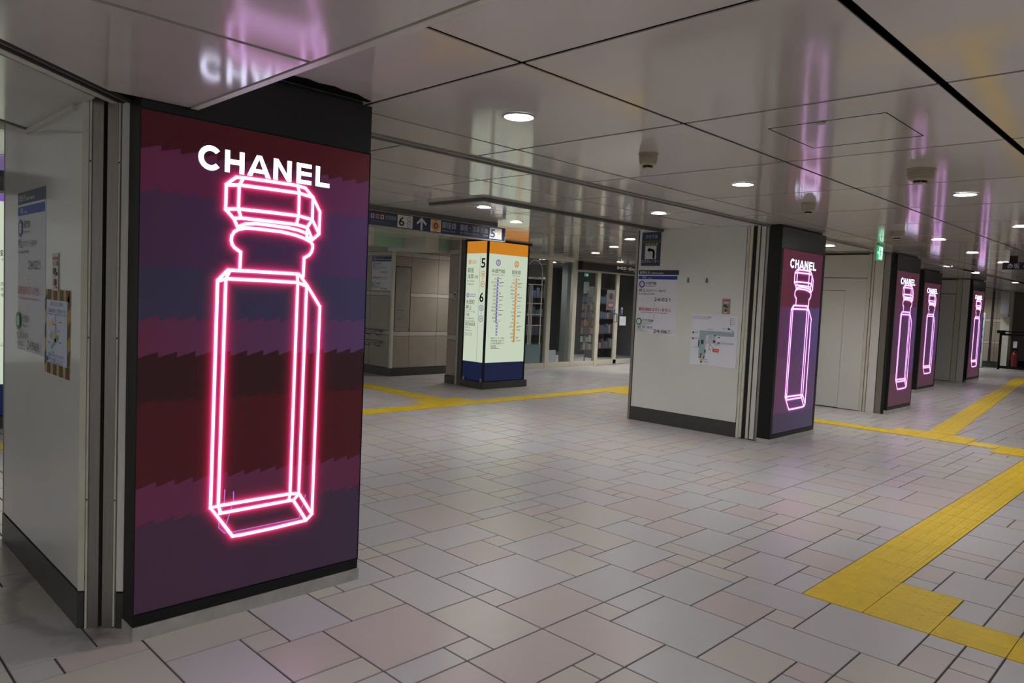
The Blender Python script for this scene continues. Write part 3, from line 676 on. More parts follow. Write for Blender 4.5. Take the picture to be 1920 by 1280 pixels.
# ------------------------------------------------------------------ sheets and signs on the partitions
INK = (28, 28, 34); REDI = (190, 44, 58)
def board(name, o, u, w, h, m, label, cat, th=.004, group=None, frame=None):
    """flat board with its lower left front corner at o; returns thing and its Print"""
    u_ = Vector(u); n_ = u_.cross(Vector((0, 0, 1))); o = Vector(o)
    t = thing(name, tuple(o + u_ * w / 2), label, cat, group)
    pts = [o, o + u_ * w, o + u_ * w - n_ * th, o - n_ * th]
    q = MB().prism([(p.x, p.y) for p in pts], o.z, o.z + h); q.build('board', m, t)
    return t, Print(o, u)
def info_sheet(o, u, w, h, label, detail=2):
    t, p = board('notice_sheet', o, u, w, h, M_WHITEP, label, 'notice', .003, 'last train notices')
    p.rect(0, h * .925, w, h, (52, 58, 78)); p.rect(w * .0, h * .855, w * .97, h * .910, (44, 68, 160))
    p.text('お知らせ', w * .03, h * .945, h * .034, (235, 235, 240), width=w * .26); p.text('Information', w * .33, h * .943, h * .026, (225, 225, 230), width=w * .30)
    p.text('平日', w * .10, h * .868, h * .028, (235, 235, 240)); p.text('Weekday', w * .24, h * .866, h * .016, (225, 225, 230))
    p.ring(w * .10, h * .775, h * .055, h * .033, (104, 84, 168), (225, 225, 235), 'Z', INK, h * .030)
    p.text('半蔵門線', w * .19, h * .775, h * .036, INK, width=w * .28); p.text('Hanzomon Line', w * .19, h * .742, h * .018, INK, width=w * .28)
    p.text('押上', w * .03, h * .655, h * .044, INK, width=w * .17); p.text('(スカイツリー前)ゆき', w * .21, h * .660, h * .030, INK, width=w * .50); p.text('for Oshiage<SKYTREE>', w * .03, h * .615, h * .018, INK, width=w * .42)
    p.text('24:02', w * .43, h * .515, h * .054, INK, width=w * .34); p.text('着', w * .80, h * .54, h * .024, INK); p.text('Arrival', w * .79, h * .515, h * .012, INK)
    for k in range(3): p.disc(w * .45, h * (.475 - .022 * k), h * .0045, INK, 8)
    p.text('最終接続は行いません', w * .05, h * .360, h * .042, REDI, width=w * .82); p.text('No connection to the last train.', w * .13, h * .325, h * .018, REDI, width=w * .66)
    for k in range(3): p.disc(w * .45, h * (.295 - .022 * k), h * .0045, INK, 8)
    p.ring(w * .075, h * .185, h * .055, h * .033, (60, 140, 100), (225, 235, 230), 'C', INK, h * .030)
    p.text('千代田線', w * .17, h * .185, h * .036, INK, width=w * .28); p.text('Chiyoda Line', w * .17, h * .152, h * .018, INK, width=w * .24)
    b = h * .0025
    p.rects([(w * .02, h * .03, w * .28, h * .03 + b), (w * .02, h * .13 - b, w * .28, h * .13), (w * .02, h * .03, w * .02 + b, h * .13), (w * .28 - b, h * .03, w * .28, h * .13)], (110, 110, 125))
    p.text('松 戸', w * .05, h * .072, h * .040, INK, width=w * .20); p.text('for Matsudo', w * .05, h * .042, h * .014, INK, width=w * .16)
    p.text('ゆき', w * .30, h * .078, h * .036, INK, width=w * .13)
    p.text('24:06', w * .46, h * .022, h * .054, INK, width=w * .34); p.text('発', w * .83, h * .05, h * .024, INK); p.text('Departure', w * .82, h * .022, h * .012, INK)
    p.build('printed_text', t)
info_sheet((.9035, 4.485, 1.10), YM, .535, .795, 'white last train notice taped on the near white wall, left of the striped poster')
info_sheet((7.7675, 5.440, 1.115), YM, .585, .795, 'white last train notice on the map wall, under the navy arrow sign')

# black and yellow striped poster on the near wall
HY = .40; HH = .385
t, p = board('striped_poster', (.9025, 3.945, 1.035), YM, HY, HH, mat('poster_yellow', (196, 148, 30), .5), 'poster with black and yellow hazard border on the near white wall', 'poster', .003)
w = HY / 8
for k in range(4):
    a = w * (2 * k + .9)
    p.poly([(a, HH - .05), (a + w, HH - .05), (a + w * 1.0, HH), (a, HH)], (34, 34, 40)); p.poly([(a, 0), (a + w, 0), (a + w, .05), (a, .05)], (34, 34, 40))
for k in range(3):
    b = .03 + k * .125
    p.poly([(0, b), (.032, b + .03), (.032, b + .085), (0, b + .06)], (34, 34, 40)); p.poly([(HY - .032, b + .01), (HY, b + .035), (HY, b + .10), (HY - .032, b + .07)], (34, 34, 40))
p.rect(.032, .05, HY - .032, HH - .048, (206, 214, 232))
p.text('出入口のご案内', .10, HH - .072, .014, (60, 92, 170), width=.20); p.text('工事のお知らせ ご利用ください', .05, HH - .105, .016, (60, 92, 170), width=.30)
p.line(.04, HH - .112, HY - .04, HH - .112, .002, (60, 92, 170))
p.poly([(.10, .12), (.13, .115), (.24, .165), (.23, .185)], (128, 168, 160)); p.poly([(.17, .15), (.20, .15), (.19, .27), (.175, .27)], (190, 160, 160)); p.poly([(.08, .17), (.17, .15), (.20, .17), (.12, .20)], (186, 176, 170))
p.rect(.07, .22, .14, .243, (226, 206, 120)); p.rect(.15, .165, .19, .185, (222, 202, 90))
for a, b in ((.09, .27), (.15, .225), (.23, .20), (.25, .24), (.25, .15), (.14, .10), (.07, .14)): p.rect(a, b, a + .03, b + .004, (90, 90, 110))
p.text('ご迷惑をおかけいたしますが', .05, .082, .012, (60, 92, 170), width=.28); p.text('ご協力をお願いいたします', .06, .064, .010, (60, 92, 170), width=.26)
p.rect(.038, .054, .062, .076, (40, 60, 130)); p.text('東京地下鉄株式会社', .12, .052, .008, (60, 60, 80), width=.20)
p.build('printed_text', t)

# small steel call plates
def call_plate(o, u, w, h, label):
    t, p = board('call_plate', o, u, w, h, M_STEEL, label, 'wall plate', .008, 'steel wall plates')
    p.rect(w * .12, h * .82, w * .88, h * .90, (196, 96, 44)); p.rect(w * .2, h * .66, w * .85, h * .79, (176, 176, 182)); p.rect(w * .2, h * .44, w * .6, h * .60, (60, 58, 54)); p.rect(w * .45, h * .40, w * .8, h * .50, (84, 80, 70))
    p.rect(w * .25, h * .36, w * .34, h * .39, (220, 220, 200)); p.disc(w * .5, h * .22, w * .17, (170, 48, 56), 16); p.rect(w * .3, h * .06, w * .7, h * .11, (210, 210, 210))
    p.build('printed_text', t)
call_plate((.901, 3.825, 1.415), YM, .10, .168, 'narrow steel call plate above the hazard striped poster')
call_plate((7.766, 4.255, 1.410), YM, .102, .175, 'steel call plate on the white wall above the floor map')
call_plate((8.094, 9.40, 1.42), YM, .09, .17, 'steel plate on the beige pillar left of the lit information pillar')

# floor map sheet
t, p = board('floor_map', (7.7665, 4.638, .79), YM, .60, .603, M_WHITEP, 'white station floor map sheet low on the white middle wall', 'map', .004)
W_, H_ = .60, .603
p.text('バリアフリールート案内', .02, .560, .017, INK, width=.235); p.text('Barrier free route guidance', .02, .545, .008, INK, width=.21)
for k in range(4): p.rect(.50, .560 - k * .022, .513, .569 - k * .022, (70, 70, 90)); p.rect(.52, .563 - k * .022, .56, .566 - k * .022, (120, 120, 130))
GR = (150, 168, 174); LT = (176, 186, 196); BL = (52, 66, 96)
p.rect(.115, .08, .20, .41, GR); p.rect(.115, .36, .56, .41, GR); p.rect(.20, .265, .56, .285, LT); p.rect(.23, .28, .33, .37, LT); p.rect(.53, .36, .56, .42, GR); p.rect(.52, .40, .54, .44, LT)
p.rects([(.14, .25, .175, .30), (.105, .215, .12, .295), (.135, .085, .195, .105), (.14, .105, .16, .14), (.19, .15, .21, .185), (.30, .275, .325, .305), (.36, .27, .385, .285), (.36, .335, .385, .345), (.31, .35, .325, .37), (.02, .37, .042, .39), (.02, .30, .042, .32), (.145, .03, .165, .05), (.475, .435, .505, .455)], BL)
p.rect(.15, .08, .18, .12, (196, 160, 140)); p.rect(.135, .06, .165, .08, (206, 200, 60)); p.rect(.245, .185, .272, .20, (200, 190, 60)); p.rect(.245, .20, .26, .25, (190, 184, 190))
p.line(.255, .265, .31, .205, .006, (210, 70, 76)); p.rect(.30, .170, .38, .205, (204, 60, 66)); p.text('現在地', .313, .180, .014, (240, 225, 225), width=.055)
for a, b, l in ((.22, .425, .07), (.05, .38, .05), (.05, .31, .07), (.06, .205, .06), (.32, .25, .07), (.18, .065, .06), (.18, .045, .07), (.41, .445, .05)): p.rect(a, b, a + l, b + .005, (120, 120, 135))
p.build('printed_text', t)

# navy arrow sign high on the map wall
t, p = board('arrow_sign', (7.762, 5.413, 1.962), YM, .277, .42, M_NAVY, 'navy sign with bent black arrow at the top of the map wall', 'sign', .008)
p.text('渋谷方面', .05, .345, .036, (170, 180, 196), width=.18); p.rect(.0, .285, .277, .315, (84, 88, 80)); p.text('4号線 改札階', .04, .255, .024, (196, 190, 80), width=.20)
p.rect(.055, .085, .222, .250, (196, 198, 200))
p.poly([(.085, .20), (.125, .235), (.125, .165)], INK); p.poly([(.12, .185), (.12, .215), (.15, .215), (.185, .20), (.20, .17), (.20, .09), (.172, .09), (.172, .16), (.16, .18), (.145, .186)], INK)
p.text('エスカレーター', .008, .042, .030, (200, 206, 214), width=.26)
p.build('printed_text', t)
for y, z in ((4.72, 1.80), (4.47, 1.80)):
    o = MB().box(7.755, 7.770, y - .006, y + .006, z - .03, z + .02); o.box(7.748, 7.770, y - .012, y + .012, z - .034, z - .026)
    tag(o.build('wall_hook', M_ALUD), 'left small grey hook on the bare white middle wall' if y > 4.6 else 'right small grey hook on the bare white middle wall', 'hook', 'small wall hooks')

# ------------------------------------------------------------------ lit information pillars
CR = (222, 236, 212)
M_LITE = mat('lightbox_cream', (40, 42, 38), .3, emit=(214, 226, 202), estr=.80)
M_LITO = mat('lightbox_orange', (30, 18, 6), .3, emit=(226, 142, 36), estr=.72)
M_LITV = mat('lightbox_violet', (20, 14, 30), .3, emit=(128, 96, 182), estr=.8)
M_LITB = mat('lightbox_blue', (12, 24, 70), .3, emit=(16, 40, 100), estr=.22)
ORI, VIO, REDG = emat((226, 138, 36), .85), emat((120, 92, 184), .85), emat((206, 70, 66), .7)
def lit_pillar(x0, x1, y0, y1, label, top):
    t = thing('information_pillar', ((x0 + x1) / 2, (y0 + y1) / 2, 0), label, 'information pillar', 'lit information pillars')
    MB().box(x0 + .03, x1 - .03, y0 + .03, y1 - .02, .02, CH).build('core', M_RUBBER, t)
    MB().box(x0 - .02, x1 + .05, y0 - .02, y1, 0, .115).build('base', M_BASE, t)
    for x, y in ((x0, y0), (x1 - .03, y0), (x0, y1 - .03)): MB().box(x, x + .03, y, y + .03, .115, CH).build('corner_post', M_BLACK, t)
    MB().box(x0 - .01, x1 + .04, y0 - .02, y1, 2.378, CH).build('head_rail', M_BLACK, t)
    for za, zb, nm, m in ((.125, .425, 'blue_panel', M_LITB), (.428, 2.184, 'text_panel', M_LITE), (2.186, 2.378, 'top_band', top)):
        MB().box(x0 + .032, x1 - .032, y0 + .006, y0 + .025, za, zb).build(nm, m, t)
        MB().box(x0 + .006, x0 + .025, y0 + .034, y1 - .034, za, zb).build(nm, m, t)
    return t
STN_Z = ['渋谷', '青山一丁目', '永田町', '半蔵門', '九段下', '神保町', '大手町', '三越前', '水天宮前', '清澄白河', '住吉', '錦糸町', '押上']
STN_G = ['渋谷', '外苑前', '青山一丁目', '赤坂見附', '溜池山王', '虎ノ門', '新橋', '銀座', '京橋', '日本橋', '三越前', '神田', '末広町', '上野広小路', '上野', '稲荷町', '田原町', '浅草']
def route(p, x, ztop, zbot, names, col, extra=0):
    n = len(names); st = (ztop - zbot) / (n - 1 + extra)
    p.rect(x - .018, zbot - .02, x + .018, ztop + .03, col)
    for k in range(n + extra):
        z = ztop - k * st
        p.rect(x - .010, z - .012, x + .010, z + .012, CRM)
        if k < n:
            p.rect(x - .004, z - .010, x + .004, z + .006, col)
            c = REDG if k == 0 else INK
            p.text(names[k], x - .03, z - .004, .021, c, 'RIGHT', width=.021 * 1.25 * len(names[k]) if len(names[k]) < 5 else .105)
            p.rect(x - .03 - .024 * min(len(names[k]), 5), z - .012, x - .03, z - .009, (120, 130, 120))
            if k % 4 != 3: p.rect(x + .028, z + .002, x + .028 + .05 + .02 * ((k * 7) % 4), z + .010, (136, 142, 128))
            if k % 3 == 1: p.rect(x + .028, z - .014, x + .028 + .04 + .015 * ((k * 5) % 4), z - .007, (150, 154, 140))
CRM = M_LITE
lp = lit_pillar(8.050, 9.010, 8.545, 9.085, 'lit pillar with orange top, cream station list and blue foot', M_LITO)
p = Print((8.050, 8.551, 0), XP)
p.ring(.243, 2.048, .052, .034, VIO, CRM, 'Z', INK, .045); p.ring(.665, 2.048, .054, .034, ORI, CRM, 'G', INK, .045)
p.text('半蔵門線', .248, 1.885, .052, INK, 'CENTER', width=.30); p.text('Hanzomon Line', .248, 1.842, .022, INK, 'CENTER', width=.27)
p.text('銀座線', .665, 1.888, .052, INK, 'CENTER', width=.21); p.text('Ginza Line', .665, 1.846, .022, INK, 'CENTER', width=.18)
route(p, .245, 1.785, .865 + .23, STN_Z, VIO); 
p.rect(.227, .868, .263, 1.08, VIO); p.rects([(.235, .885 + k * .05, .255, .915 + k * .05) for k in range(4)], CRM)
route(p, .658, 1.79, .775, STN_G, ORI)
for k, s in enumerate(('東武スカイツリー線は', '伊勢崎線 久喜まで', '日光線 南栗橋まで', '直通運転')): p.text(s, .105, .815 - k * .042, .024, INK, width=.03 * len(s) if len(s) < 9 else .30)
p.rect(.105, .672, .24, .678, (110, 110, 100)); p.rect(.105, .655, .30, .661, (110, 110, 100))
p.build('printed_text', lp)
p = Print((8.056, 9.085, 0), YM)
p.ring(.115, 2.046, .036, .022, ORI, CRM, 'G', INK, .026); p.text('銀座線', .165, 2.040, .034, ORI, width=.12); p.rect(.165, 2.024, .275, 2.029, (150, 150, 130))
p.line(.360, 2.14, .366, .43, .004, (70, 74, 66))
p.text('5', .385, 1.955, .155, INK, width=.10, bold=.1)
p.ring(.437, 1.852, .052, .041, ORI, CRM, '03', INK, .036); p.poly([(.425, 1.780), (.449, 1.780), (.437, 1.765)], INK); p.ring(.437, 1.690, .052, .041, ORI, CRM, '19', INK, .036)
p.text('銀座', .07, 1.88, .062, INK, width=.15); p.text('浅草', .07, 1.78, .062, INK, width=.15); p.text('方面', .235, 1.785, .038, INK, width=.09); p.text('for Ginza,', .07, 1.725, .028, INK, width=.18); p.text('Asakusa', .07, 1.675, .028, INK, width=.16)
p.ring(.10, 1.505, .036, .022, VIO, CRM, 'Z', INK, .026); p.text('半蔵門線', .150, 1.498, .030, VIO, width=.14); p.rect(.15, 1.482, .28, 1.487, (150, 150, 130))
p.text('6', .380, 1.405, .155, INK, width=.10, bold=.1)
p.ring(.435, 1.304, .052, .041, VIO, CRM, '02', INK, .036); p.poly([(.423, 1.226), (.447, 1.226), (.435, 1.211)], INK); p.ring(.435, 1.135, .052, .041, VIO, CRM, '14', INK, .036)
p.text('永田町', .065, 1.365, .058, INK, width=.21); p.text('押上', .065, 1.275, .058, INK, width=.14); p.text('(スカイツリー前)', .065, 1.225, .026, INK, width=.22); p.text('方面', .065, 1.165, .040, INK, width=.09)
p.text('for Nagatacho,', .065, 1.118, .024, INK, width=.22); p.text('Oshiage<SKYTREE>', .065, 1.072, .024, INK, width=.23); p.text('東武線直通', .065, 1.010, .044, INK, width=.24); p.text('Thru to', .065, .965, .026, INK, width=.12); p.text('Tobu Line', .065, .92, .026, INK, width=.16)
for k, c in enumerate(((90, 90, 100), (200, 90, 70), (220, 130, 60))): p.ring(.09 + k * .065, .870, .024, .019, c, CRM)
p.build('printed_text', lp)
MB().box(8.03, 8.046, 8.97, 9.02, .11, .17).box(8.03, 8.046, 8.56, 8.60, .11, .17).build('glass_clip', M_STEEL, lp)
lp2 = lit_pillar(1.36, 2.30, 8.45, 8.95, 'lit pillar with violet top seen in the gap left of the near white wall', M_LITV)
p = Print((1.36, 8.456, 0), XP)
p.ring(.30, 1.80, .054, .034, ORI, CRM, 'G', INK, .045); p.text('銀座線', .30, 1.665, .052, INK, 'CENTER', width=.21); p.text('Ginza Line', .30, 1.62, .022, INK, 'CENTER', width=.18)
route(p, .335, 1.50, .60, STN_G, ORI)
p.build('printed_text', lp2)

# ------------------------------------------------------------------ hanging signs
t = thing('direction_sign', (5.48, 6.62, 2.18), 'long navy direction sign hanging from the ceiling left of the lit pillar', 'sign')
SX0, SX1, SY, Z0, Z1 = 4.20, 6.50, 6.60, 2.180, 2.352
MB().box(SX0, SX1, SY, SY + .10, Z0, Z1).build('housing', M_ALU, t)
MB().box(SX0 + .01, SX1 - .012, SY - .004, SY, Z0 + .012, Z1 - .008).build('sign_face', M_NAVY, t)
MB().box(SX0 - .02, SX1 - .12, SY + .02, SY + .08, Z1, CH).build('mounting_rail', M_ALUD, t)
p = Print((SX0, SY - .004, Z0), XP)
IVO = (198, 198, 192); PALE = (176, 180, 186)
for k, c in enumerate(((176, 176, 180), (196, 120, 96), (206, 160, 110))): p.rect(.285 + k * .062, .085, .330 + k * .062, .130, c); p.rect(.296 + k * .062, .096, .319 + k * .062, .119, (70, 80, 110))
p.text('東武線直通', .475, .090, .036, (150, 158, 172), width=.135); p.text('Thru to Tobu Line', .285, .045, .022, (96, 112, 160), width=.23)
p.rect(.632, .022, .838, .155, IVO); p.text('6', .650, .038, .102, INK, width=.078, bold=.1)
p.disc(.790, .120, .026, (150, 130, 120), 16); p.disc(.790, .120, .018, IVO, 16); p.disc(.790, .062, .034, (120, 110, 112), 16); p.disc(.790, .062, .026, IVO, 16); p.text('14', .790, .050, .024, INK, 'CENTER')
p.rect(.951, .018, .977, .135, IVO); p.poly([(.964, .160), (.964, .124), (.905, .075), (.892, .096)], IVO); p.poly([(.964, .160), (1.036, .096), (1.023, .075), (.964, .124)], IVO)
p.rect(1.093, .020, 1.245, .155, IVO); p.disc(1.169, .088, .064, (226, 140, 50)); p.disc(1.169, .088, .033, (60, 70, 96)); p.text('G', 1.169, .072, .032, IVO, 'CENTER', bold=.08)
p.text('銀座線', 1.262, .080, .058, PALE, width=.215); p.text('Ginza Line', 1.262, .036, .024, (150, 160, 190), width=.20)
p.text('銀座・浅草', 1.54, .080, .056, PALE, width=.31); p.text('方面', 1.865, .082, .046, PALE, width=.125); p.text('for Ginza, Asakusa', 1.54, .038, .024, (150, 160, 190), width=.30); p.text('25m', 1.91, .038, .024, (150, 160, 190), width=.08)
p.rect(2.018, .022, 2.225, .155, IVO); p.text('5', 2.035, .038, .102, (46, 56, 96), width=.078, bold=.1)
p.disc(2.175, .120, .026, (196, 150, 110), 16); p.disc(2.175, .120, .018, IVO, 16); p.disc(2.175, .062, .030, (180, 130, 100), 16); p.disc(2.175, .062, .022, IVO, 16); p.text('19', 2.175, .052, .020, INK, 'CENTER')
p.build('printed_text', t)
# dark sign glimpsed in the left gap
t = thing('direction_sign', (1.0, 6.62, 2.09), 'dark hanging sign glimpsed at the left picture edge behind the near wall', 'sign')
MB().box(.25, 1.70, 6.60, 6.66, 2.105, 2.255).build('housing', mat('dim_sign_face', (62, 66, 76), .4), t)
MB().box(.25, 1.70, 6.598, 6.662, 2.085, 2.105).build('lower_trim', M_ALU, t)
for x in (.45, 1.5): MB().box(x, x + .03, 6.62, 6.65, 2.255, CH).build('hanger', M_ALUD, t)
p = Print((.25, 6.60, 2.105), XP); p.text('銀座線 方面', .72, .045, .055, (104, 108, 116), width=.60); p.build('printed_text', t)
# black exit destination sign far right
t = thing('destination_sign', (12.64, 1.9, 2.216), 'black hanging sign with white characters at the right picture edge', 'sign')
MB().box(12.6, 12.68, 1.30, 2.478, 2.216, 2.318).build('housing', M_BLACKG, t)
MB().box(12.62, 12.66, 2.30, 2.40, 2.318, CH).build('hanger', M_BLACK, t)
p = Print((12.6, 2.478, 2.216), YM); p.text('赤坂', .06, .022, .055, (206, 206, 206), width=.15); p.text('Akasaka', .25, .03, .032, (190, 190, 190), width=.14); p.text('赤坂見附方面', .47, .03, .05, (190, 190, 190), width=.40)
p.build('printed_text', t)
# green emergency exit sign
t = thing('exit_sign', (10.34, 3.44, 2.20), 'small glowing green exit sign under the ceiling by the white doors', 'exit sign')
MB().box(10.22, 10.455, 3.425, 3.455, 2.195, 2.392).build('housing', mat('exit_sign_case', (196, 200, 196), .4), t)
MB().box(10.225, 10.45, 3.421, 3.426, 2.20, 2.387).build('lit_face', emat((10, 178, 104), 1.0), t)
MB().box(10.32, 10.35, 3.43, 3.45, 2.392, CH).build('hanger', M_ALU, t)
p = Print((10.225, 3.421, 2.20), XP); WG = emat((205, 255, 228), 1.25)
p.rect(.075, .012, .213, .175, WG); GGN = emat((8, 170, 98), 1.0)
p.disc(.128, .145, .014, GGN, 14); p.line(.125, .130, .118, .080, .026, GGN); p.line(.122, .085, .160, .062, .016, GGN); p.line(.160, .066, .150, .028, .014, GGN); p.line(.118, .085, .095, .050, .016, GGN); p.line(.097, .052, .078, .040, .012, GGN)
p.line(.122, .122, .160, .110, .012, GGN); p.line(.120, .122, .090, .100, .012, GGN)
p.poly([(.012, .095), (.040, .125), (.040, .065)], WG); p.rect(.040, .085, .066, .105, WG)
p.build('pictogram', t)

# ------------------------------------------------------------------ beige walls of the stairway
wb = structure('wall_back', (7.75, 10.7, 0))
MB().box(7.765, 7.93, 10.67, 14.5, 0, CH + .01).build('wall_core', M_GROUT, wb)
MB().box(7.80, 9.2, 10.665, 10.85, 0, CH + .01).build('wall_core', M_GROUT, wb)
YS = [10.712, 11.32, 11.92, 12.52, 13.12, 13.72, 14.4]
for a, b in zip(YS[:-1], YS[1:]):
    for z0, z1, m, nm in ((.152, .735, M_BEIGE, 'wall_tile'), (.742, .806, M_BEIGEL, 'wall_band'), (.813, 1.425, M_BEIGE, 'wall_tile'), (1.432, 1.50, M_BEIGEL, 'wall_band'), (1.507, 2.14, M_BEIGE, 'wall_tile'), (2.147, 2.222, M_BEIGEL, 'wall_band'), (2.229, CH, M_BEIGE, 'wall_tile')):
        MB().box(7.750, 7.768, a + .003, b - .003, z0, z1).build(nm, m, wb)
XS = [7.805, 8.155, 8.785, 9.2]
for a, b in zip(XS[:-1], XS[1:]):
    for z0, z1, m, nm in ((.152, .715, M_BEIGE, 'wall_tile'), (.722, .798, M_BEIGEL, 'wall_band'), (.805, 1.425, M_BEIGE, 'wall_tile'), (1.432, 1.50, M_BEIGEL, 'wall_band'), (1.507, 2.14, M_BEIGE, 'wall_tile'), (2.147, 2.222, M_BEIGEL, 'wall_band'), (2.229, CH, M_BEIGE, 'wall_tile')):
        MB().box(a + .003, b - .003, 10.650, 10.668, z0, z1).build(nm, m, wb)
MB().box(7.746, 7.80, 10.646, 10.70, .14, CH).build('corner_bead', M_CREAM, wb)
MB().box(7.742, 7.80, 10.642, 14.4, 0, .145).build('baseboard', M_BASE, wb)
MB().box(7.80, 9.2, 10.642, 10.70, 0, .145).build('baseboard', M_BASE, wb)
# weathered service door in the recess
sd = structure('door_2', (7.98, 10.64, 0))
MB().box(7.812, 8.140, 10.643, 10.651, .86, 1.95).build('door_leaf', mat('worn_door_paint', (136, 130, 120), .5, var=.12, scale=5), sd)
q = MB(); q.box(7.806, 7.812, 10.641, 10.651, .80, 1.96).box(8.140, 8.147, 10.641, 10.651, .80, 1.96).box(7.806, 8.147, 10.641, 10.651, 1.95, 1.965); q.build('worn_edge', M_RUBBER, sd)
MB().box(7.86, 8.0, 10.640, 10.645, 1.18, 1.186).box(7.86, 7.96, 10.640, 10.645, 1.03, 1.036).build('score_mark', M_RUBBER, sd)
# bulkheads above the stairway
bk_ = structure('trim_6')
MB().box(5.0, 7.745, 10.2, 10.5, 2.265, CH).build('bulkhead', M_GREENW, bk_)
MB().box(4.6, 7.0, 10.18, 10.2, 2.24, CH).build('bulkhead_cover', M_CREAM, bk_)
MB().box(7.62, 7.90, 9.60, 10.64, 2.215, CH).build('bulkhead_cover', M_CREAM, bk_)
MB().box(7.90, 8.15, 9.56, 10.64, 2.215, CH).build('bulkhead', M_GREENW, bk_)
# beige pillar beside the lit pillar
pc = structure('wall_pillar', (8.5, 9.3, 0))
MB().box(8.115, 9.0, 9.10, 9.54, 0, CH + .01).build('wall_core', M_GROUT, pc)
for z0, z1, m, nm in ((.14, .735, M_BEIGE, 'wall_tile'), (.742, .820, M_BEIGEL, 'wall_band'), (.827, 1.425, M_BEIGE, 'wall_tile'), (1.432, 1.53, M_BEIGEL, 'wall_band'), (1.537, 2.17, M_BEIGE, 'wall_tile'), (2.177, 2.26, M_BEIGEL, 'wall_band'), (2.267, CH, M_BEIGE, 'wall_tile')):
    MB().box(8.100, 8.118, 9.300, 9.528, z0, z1).build(nm, m, pc)
    MB().box(8.118, 9.0, 9.528, 9.545, z0, z1).build(nm, m, pc)
MB().box(8.094, 8.12, 9.297, 9.55, 0, .135).build('baseboard', M_BASE, pc)
MB().box(8.097, 8.12, 9.245, 9.292, 0, CH).build('corner_post', M_BEIGEL, pc)
MB().box(8.110, 8.13, 9.10, 9.24, 0, CH).build('corner_post', M_ALUD, pc)
# handrails on the beige wall
for z, lb in ((.795, 'upper steel handrail on the beige wall by the near pillar edge'), (.595, 'lower steel handrail on the beige wall by the near pillar edge')):
    t = thing('handrail', (7.70, 11.8, z), lb, 'handrail', 'wall handrails')
    MB().tube([(7.672, 14.2, z), (7.672, 11.06, z), (7.672, 10.97, z), (7.69, 10.93, z), (7.75, 10.92, z)], .018, 10).build('rail', M_STEEL, t)
    for y in (11.02, 11.34, 12.6, 13.8):
        MB().tube([(7.672, y, z - .012), (7.675, y, z - .05), (7.70, y, z - .075), (7.745, y, z - .075)], .010, 8).build('bracket', M_STEEL, t)
        MB().tube([(7.741, y, z - .075), (7.7495, y, z - .075)], .026, 12).build('wall_flange', M_STEEL, t)
info_sheet((7.7475, 11.290, 1.525), YM, .60, .605, 'white last train notice on the beige stairway wall by the near pillar edge')

# ------------------------------------------------------------------ shop front
FY = 10.70
for nm, a, b, zt in (('window_1', 11.0, 11.905, 2.36), ('window_2', 12.03, 12.765, 2.36), ('window_3', 12.895, 13.632, 2.165)):
    w_ = structure(nm, ((a + b) / 2, FY, 0))
    MB().box(a, b, FY + .03, FY + .038, .11, zt).build('pane', M_GLASS, w_)
    MB().box(a - .06, b + .06, FY, FY + .07, 0, .108).build('sill', M_FRAME, w_)
    MB().box(a - .06, b + .06, FY, FY + .07, zt, zt + .09).build('head', M_FRAME, w_)
    MB().box(b, b + .125, FY - .01, FY + .07, .0, CH).build('mullion', M_FRAME, w_)
    if nm == 'window_1':
        # white arched grille on the glass
        q = MB(); R = .235; cx = 11.50
        arcp = [(cx + R * math.cos(a_), FY + .02, 2.09 + R * math.sin(a_)) for a_ in [PI * k / 16 for k in range(17)]]
        q.tube(arcp, .011, 6)
        q.tube([(cx + .03, FY + .02, 2.30), (cx + .22, FY + .02, 2.36)], .009, 6)
        for x in (cx + R, cx - R): q.box(x - .011, x + .011, FY + .012, FY + .028, .52, 2.09)
        for z in (1.925, 1.805, 1.40, 1.165, .93): q.box(11.22, 11.775, FY + .012, FY + .028, z - .009, z + .009)
        for x in (11.36, 11.405, 11.45): q.box(x - .008, x + .008, FY + .012, FY + .028, .52, 1.80)
        q.build('arched_grille', M_WALLW, w_)
        MB().box(11.0, 11.80, FY + .04, FY + .05, .115, .515).build('lower_panel', M_GLASSBLUE, w_)
    if nm == 'window_2':
        MB().box(11.965, 12.38, FY + .10, FY + .13, .115, .375).build('white_board', M_WHITEP, w_)
        MB().box(12.83, 13.04, FY + .23, FY + .40, .0, 2.36).build('inner_pillar', mat('grey_green_post', (122, 125, 119), .5), w_)
d3 = structure('door_3', (14.4, FY, 0))
for a, b in ((13.735, 14.385), (14.50, 15.40)):
    q = MB(); q.box(a - .06, a, FY, FY + .05, .02, 2.18).box(b, b + .055, FY, FY + .05, .02, 2.18).box(a - .06, b + .055, FY, FY + .05, 2.18, 2.235).box(a - .06, b + .055, FY, FY + .05, .02, .12)
    lf = q.build('door_leaf', M_FRAME, d3)
    MB().box(a, b, FY + .02, FY + .028, .12, 2.18).build('pane', M_GLASS, lf)
    hx = b + .01 if a < 14 else a - .01
    MB().tube([(hx, FY, 1.02), (hx, FY - .05, 1.04), (hx, FY - .05, 1.22), (hx, FY, 1.24)], .011, 8).build('handle', M_ALUD, lf)
    MB().lathe([(.014, 0), (.014, .012), (.001, .012)], (0, 0, 0), 12).build('lock', M_RUBBER, lf).matrix_local = Matrix.Translation((b - .12 if a < 14 else a + .10, FY, .06)) @ Matrix.Rotation(PI / 2, 4, 'X')
MB().box(13.63, 16.2, FY, FY + .07, 2.24, 2.30).build('door_head', M_FRAME, d3)
MB().box(15.455, 16.2, FY - .01, FY + .07, 0, CH).build('mullion', M_FRAME, d3)
t, p = board('paper_notice', (14.57, FY - .004, .95), XP, .26, .22, M_WHITEP, 'white paper notice taped inside the glass shop door', 'notice', .002)
p.build('printed_text', t) if p.vs else None
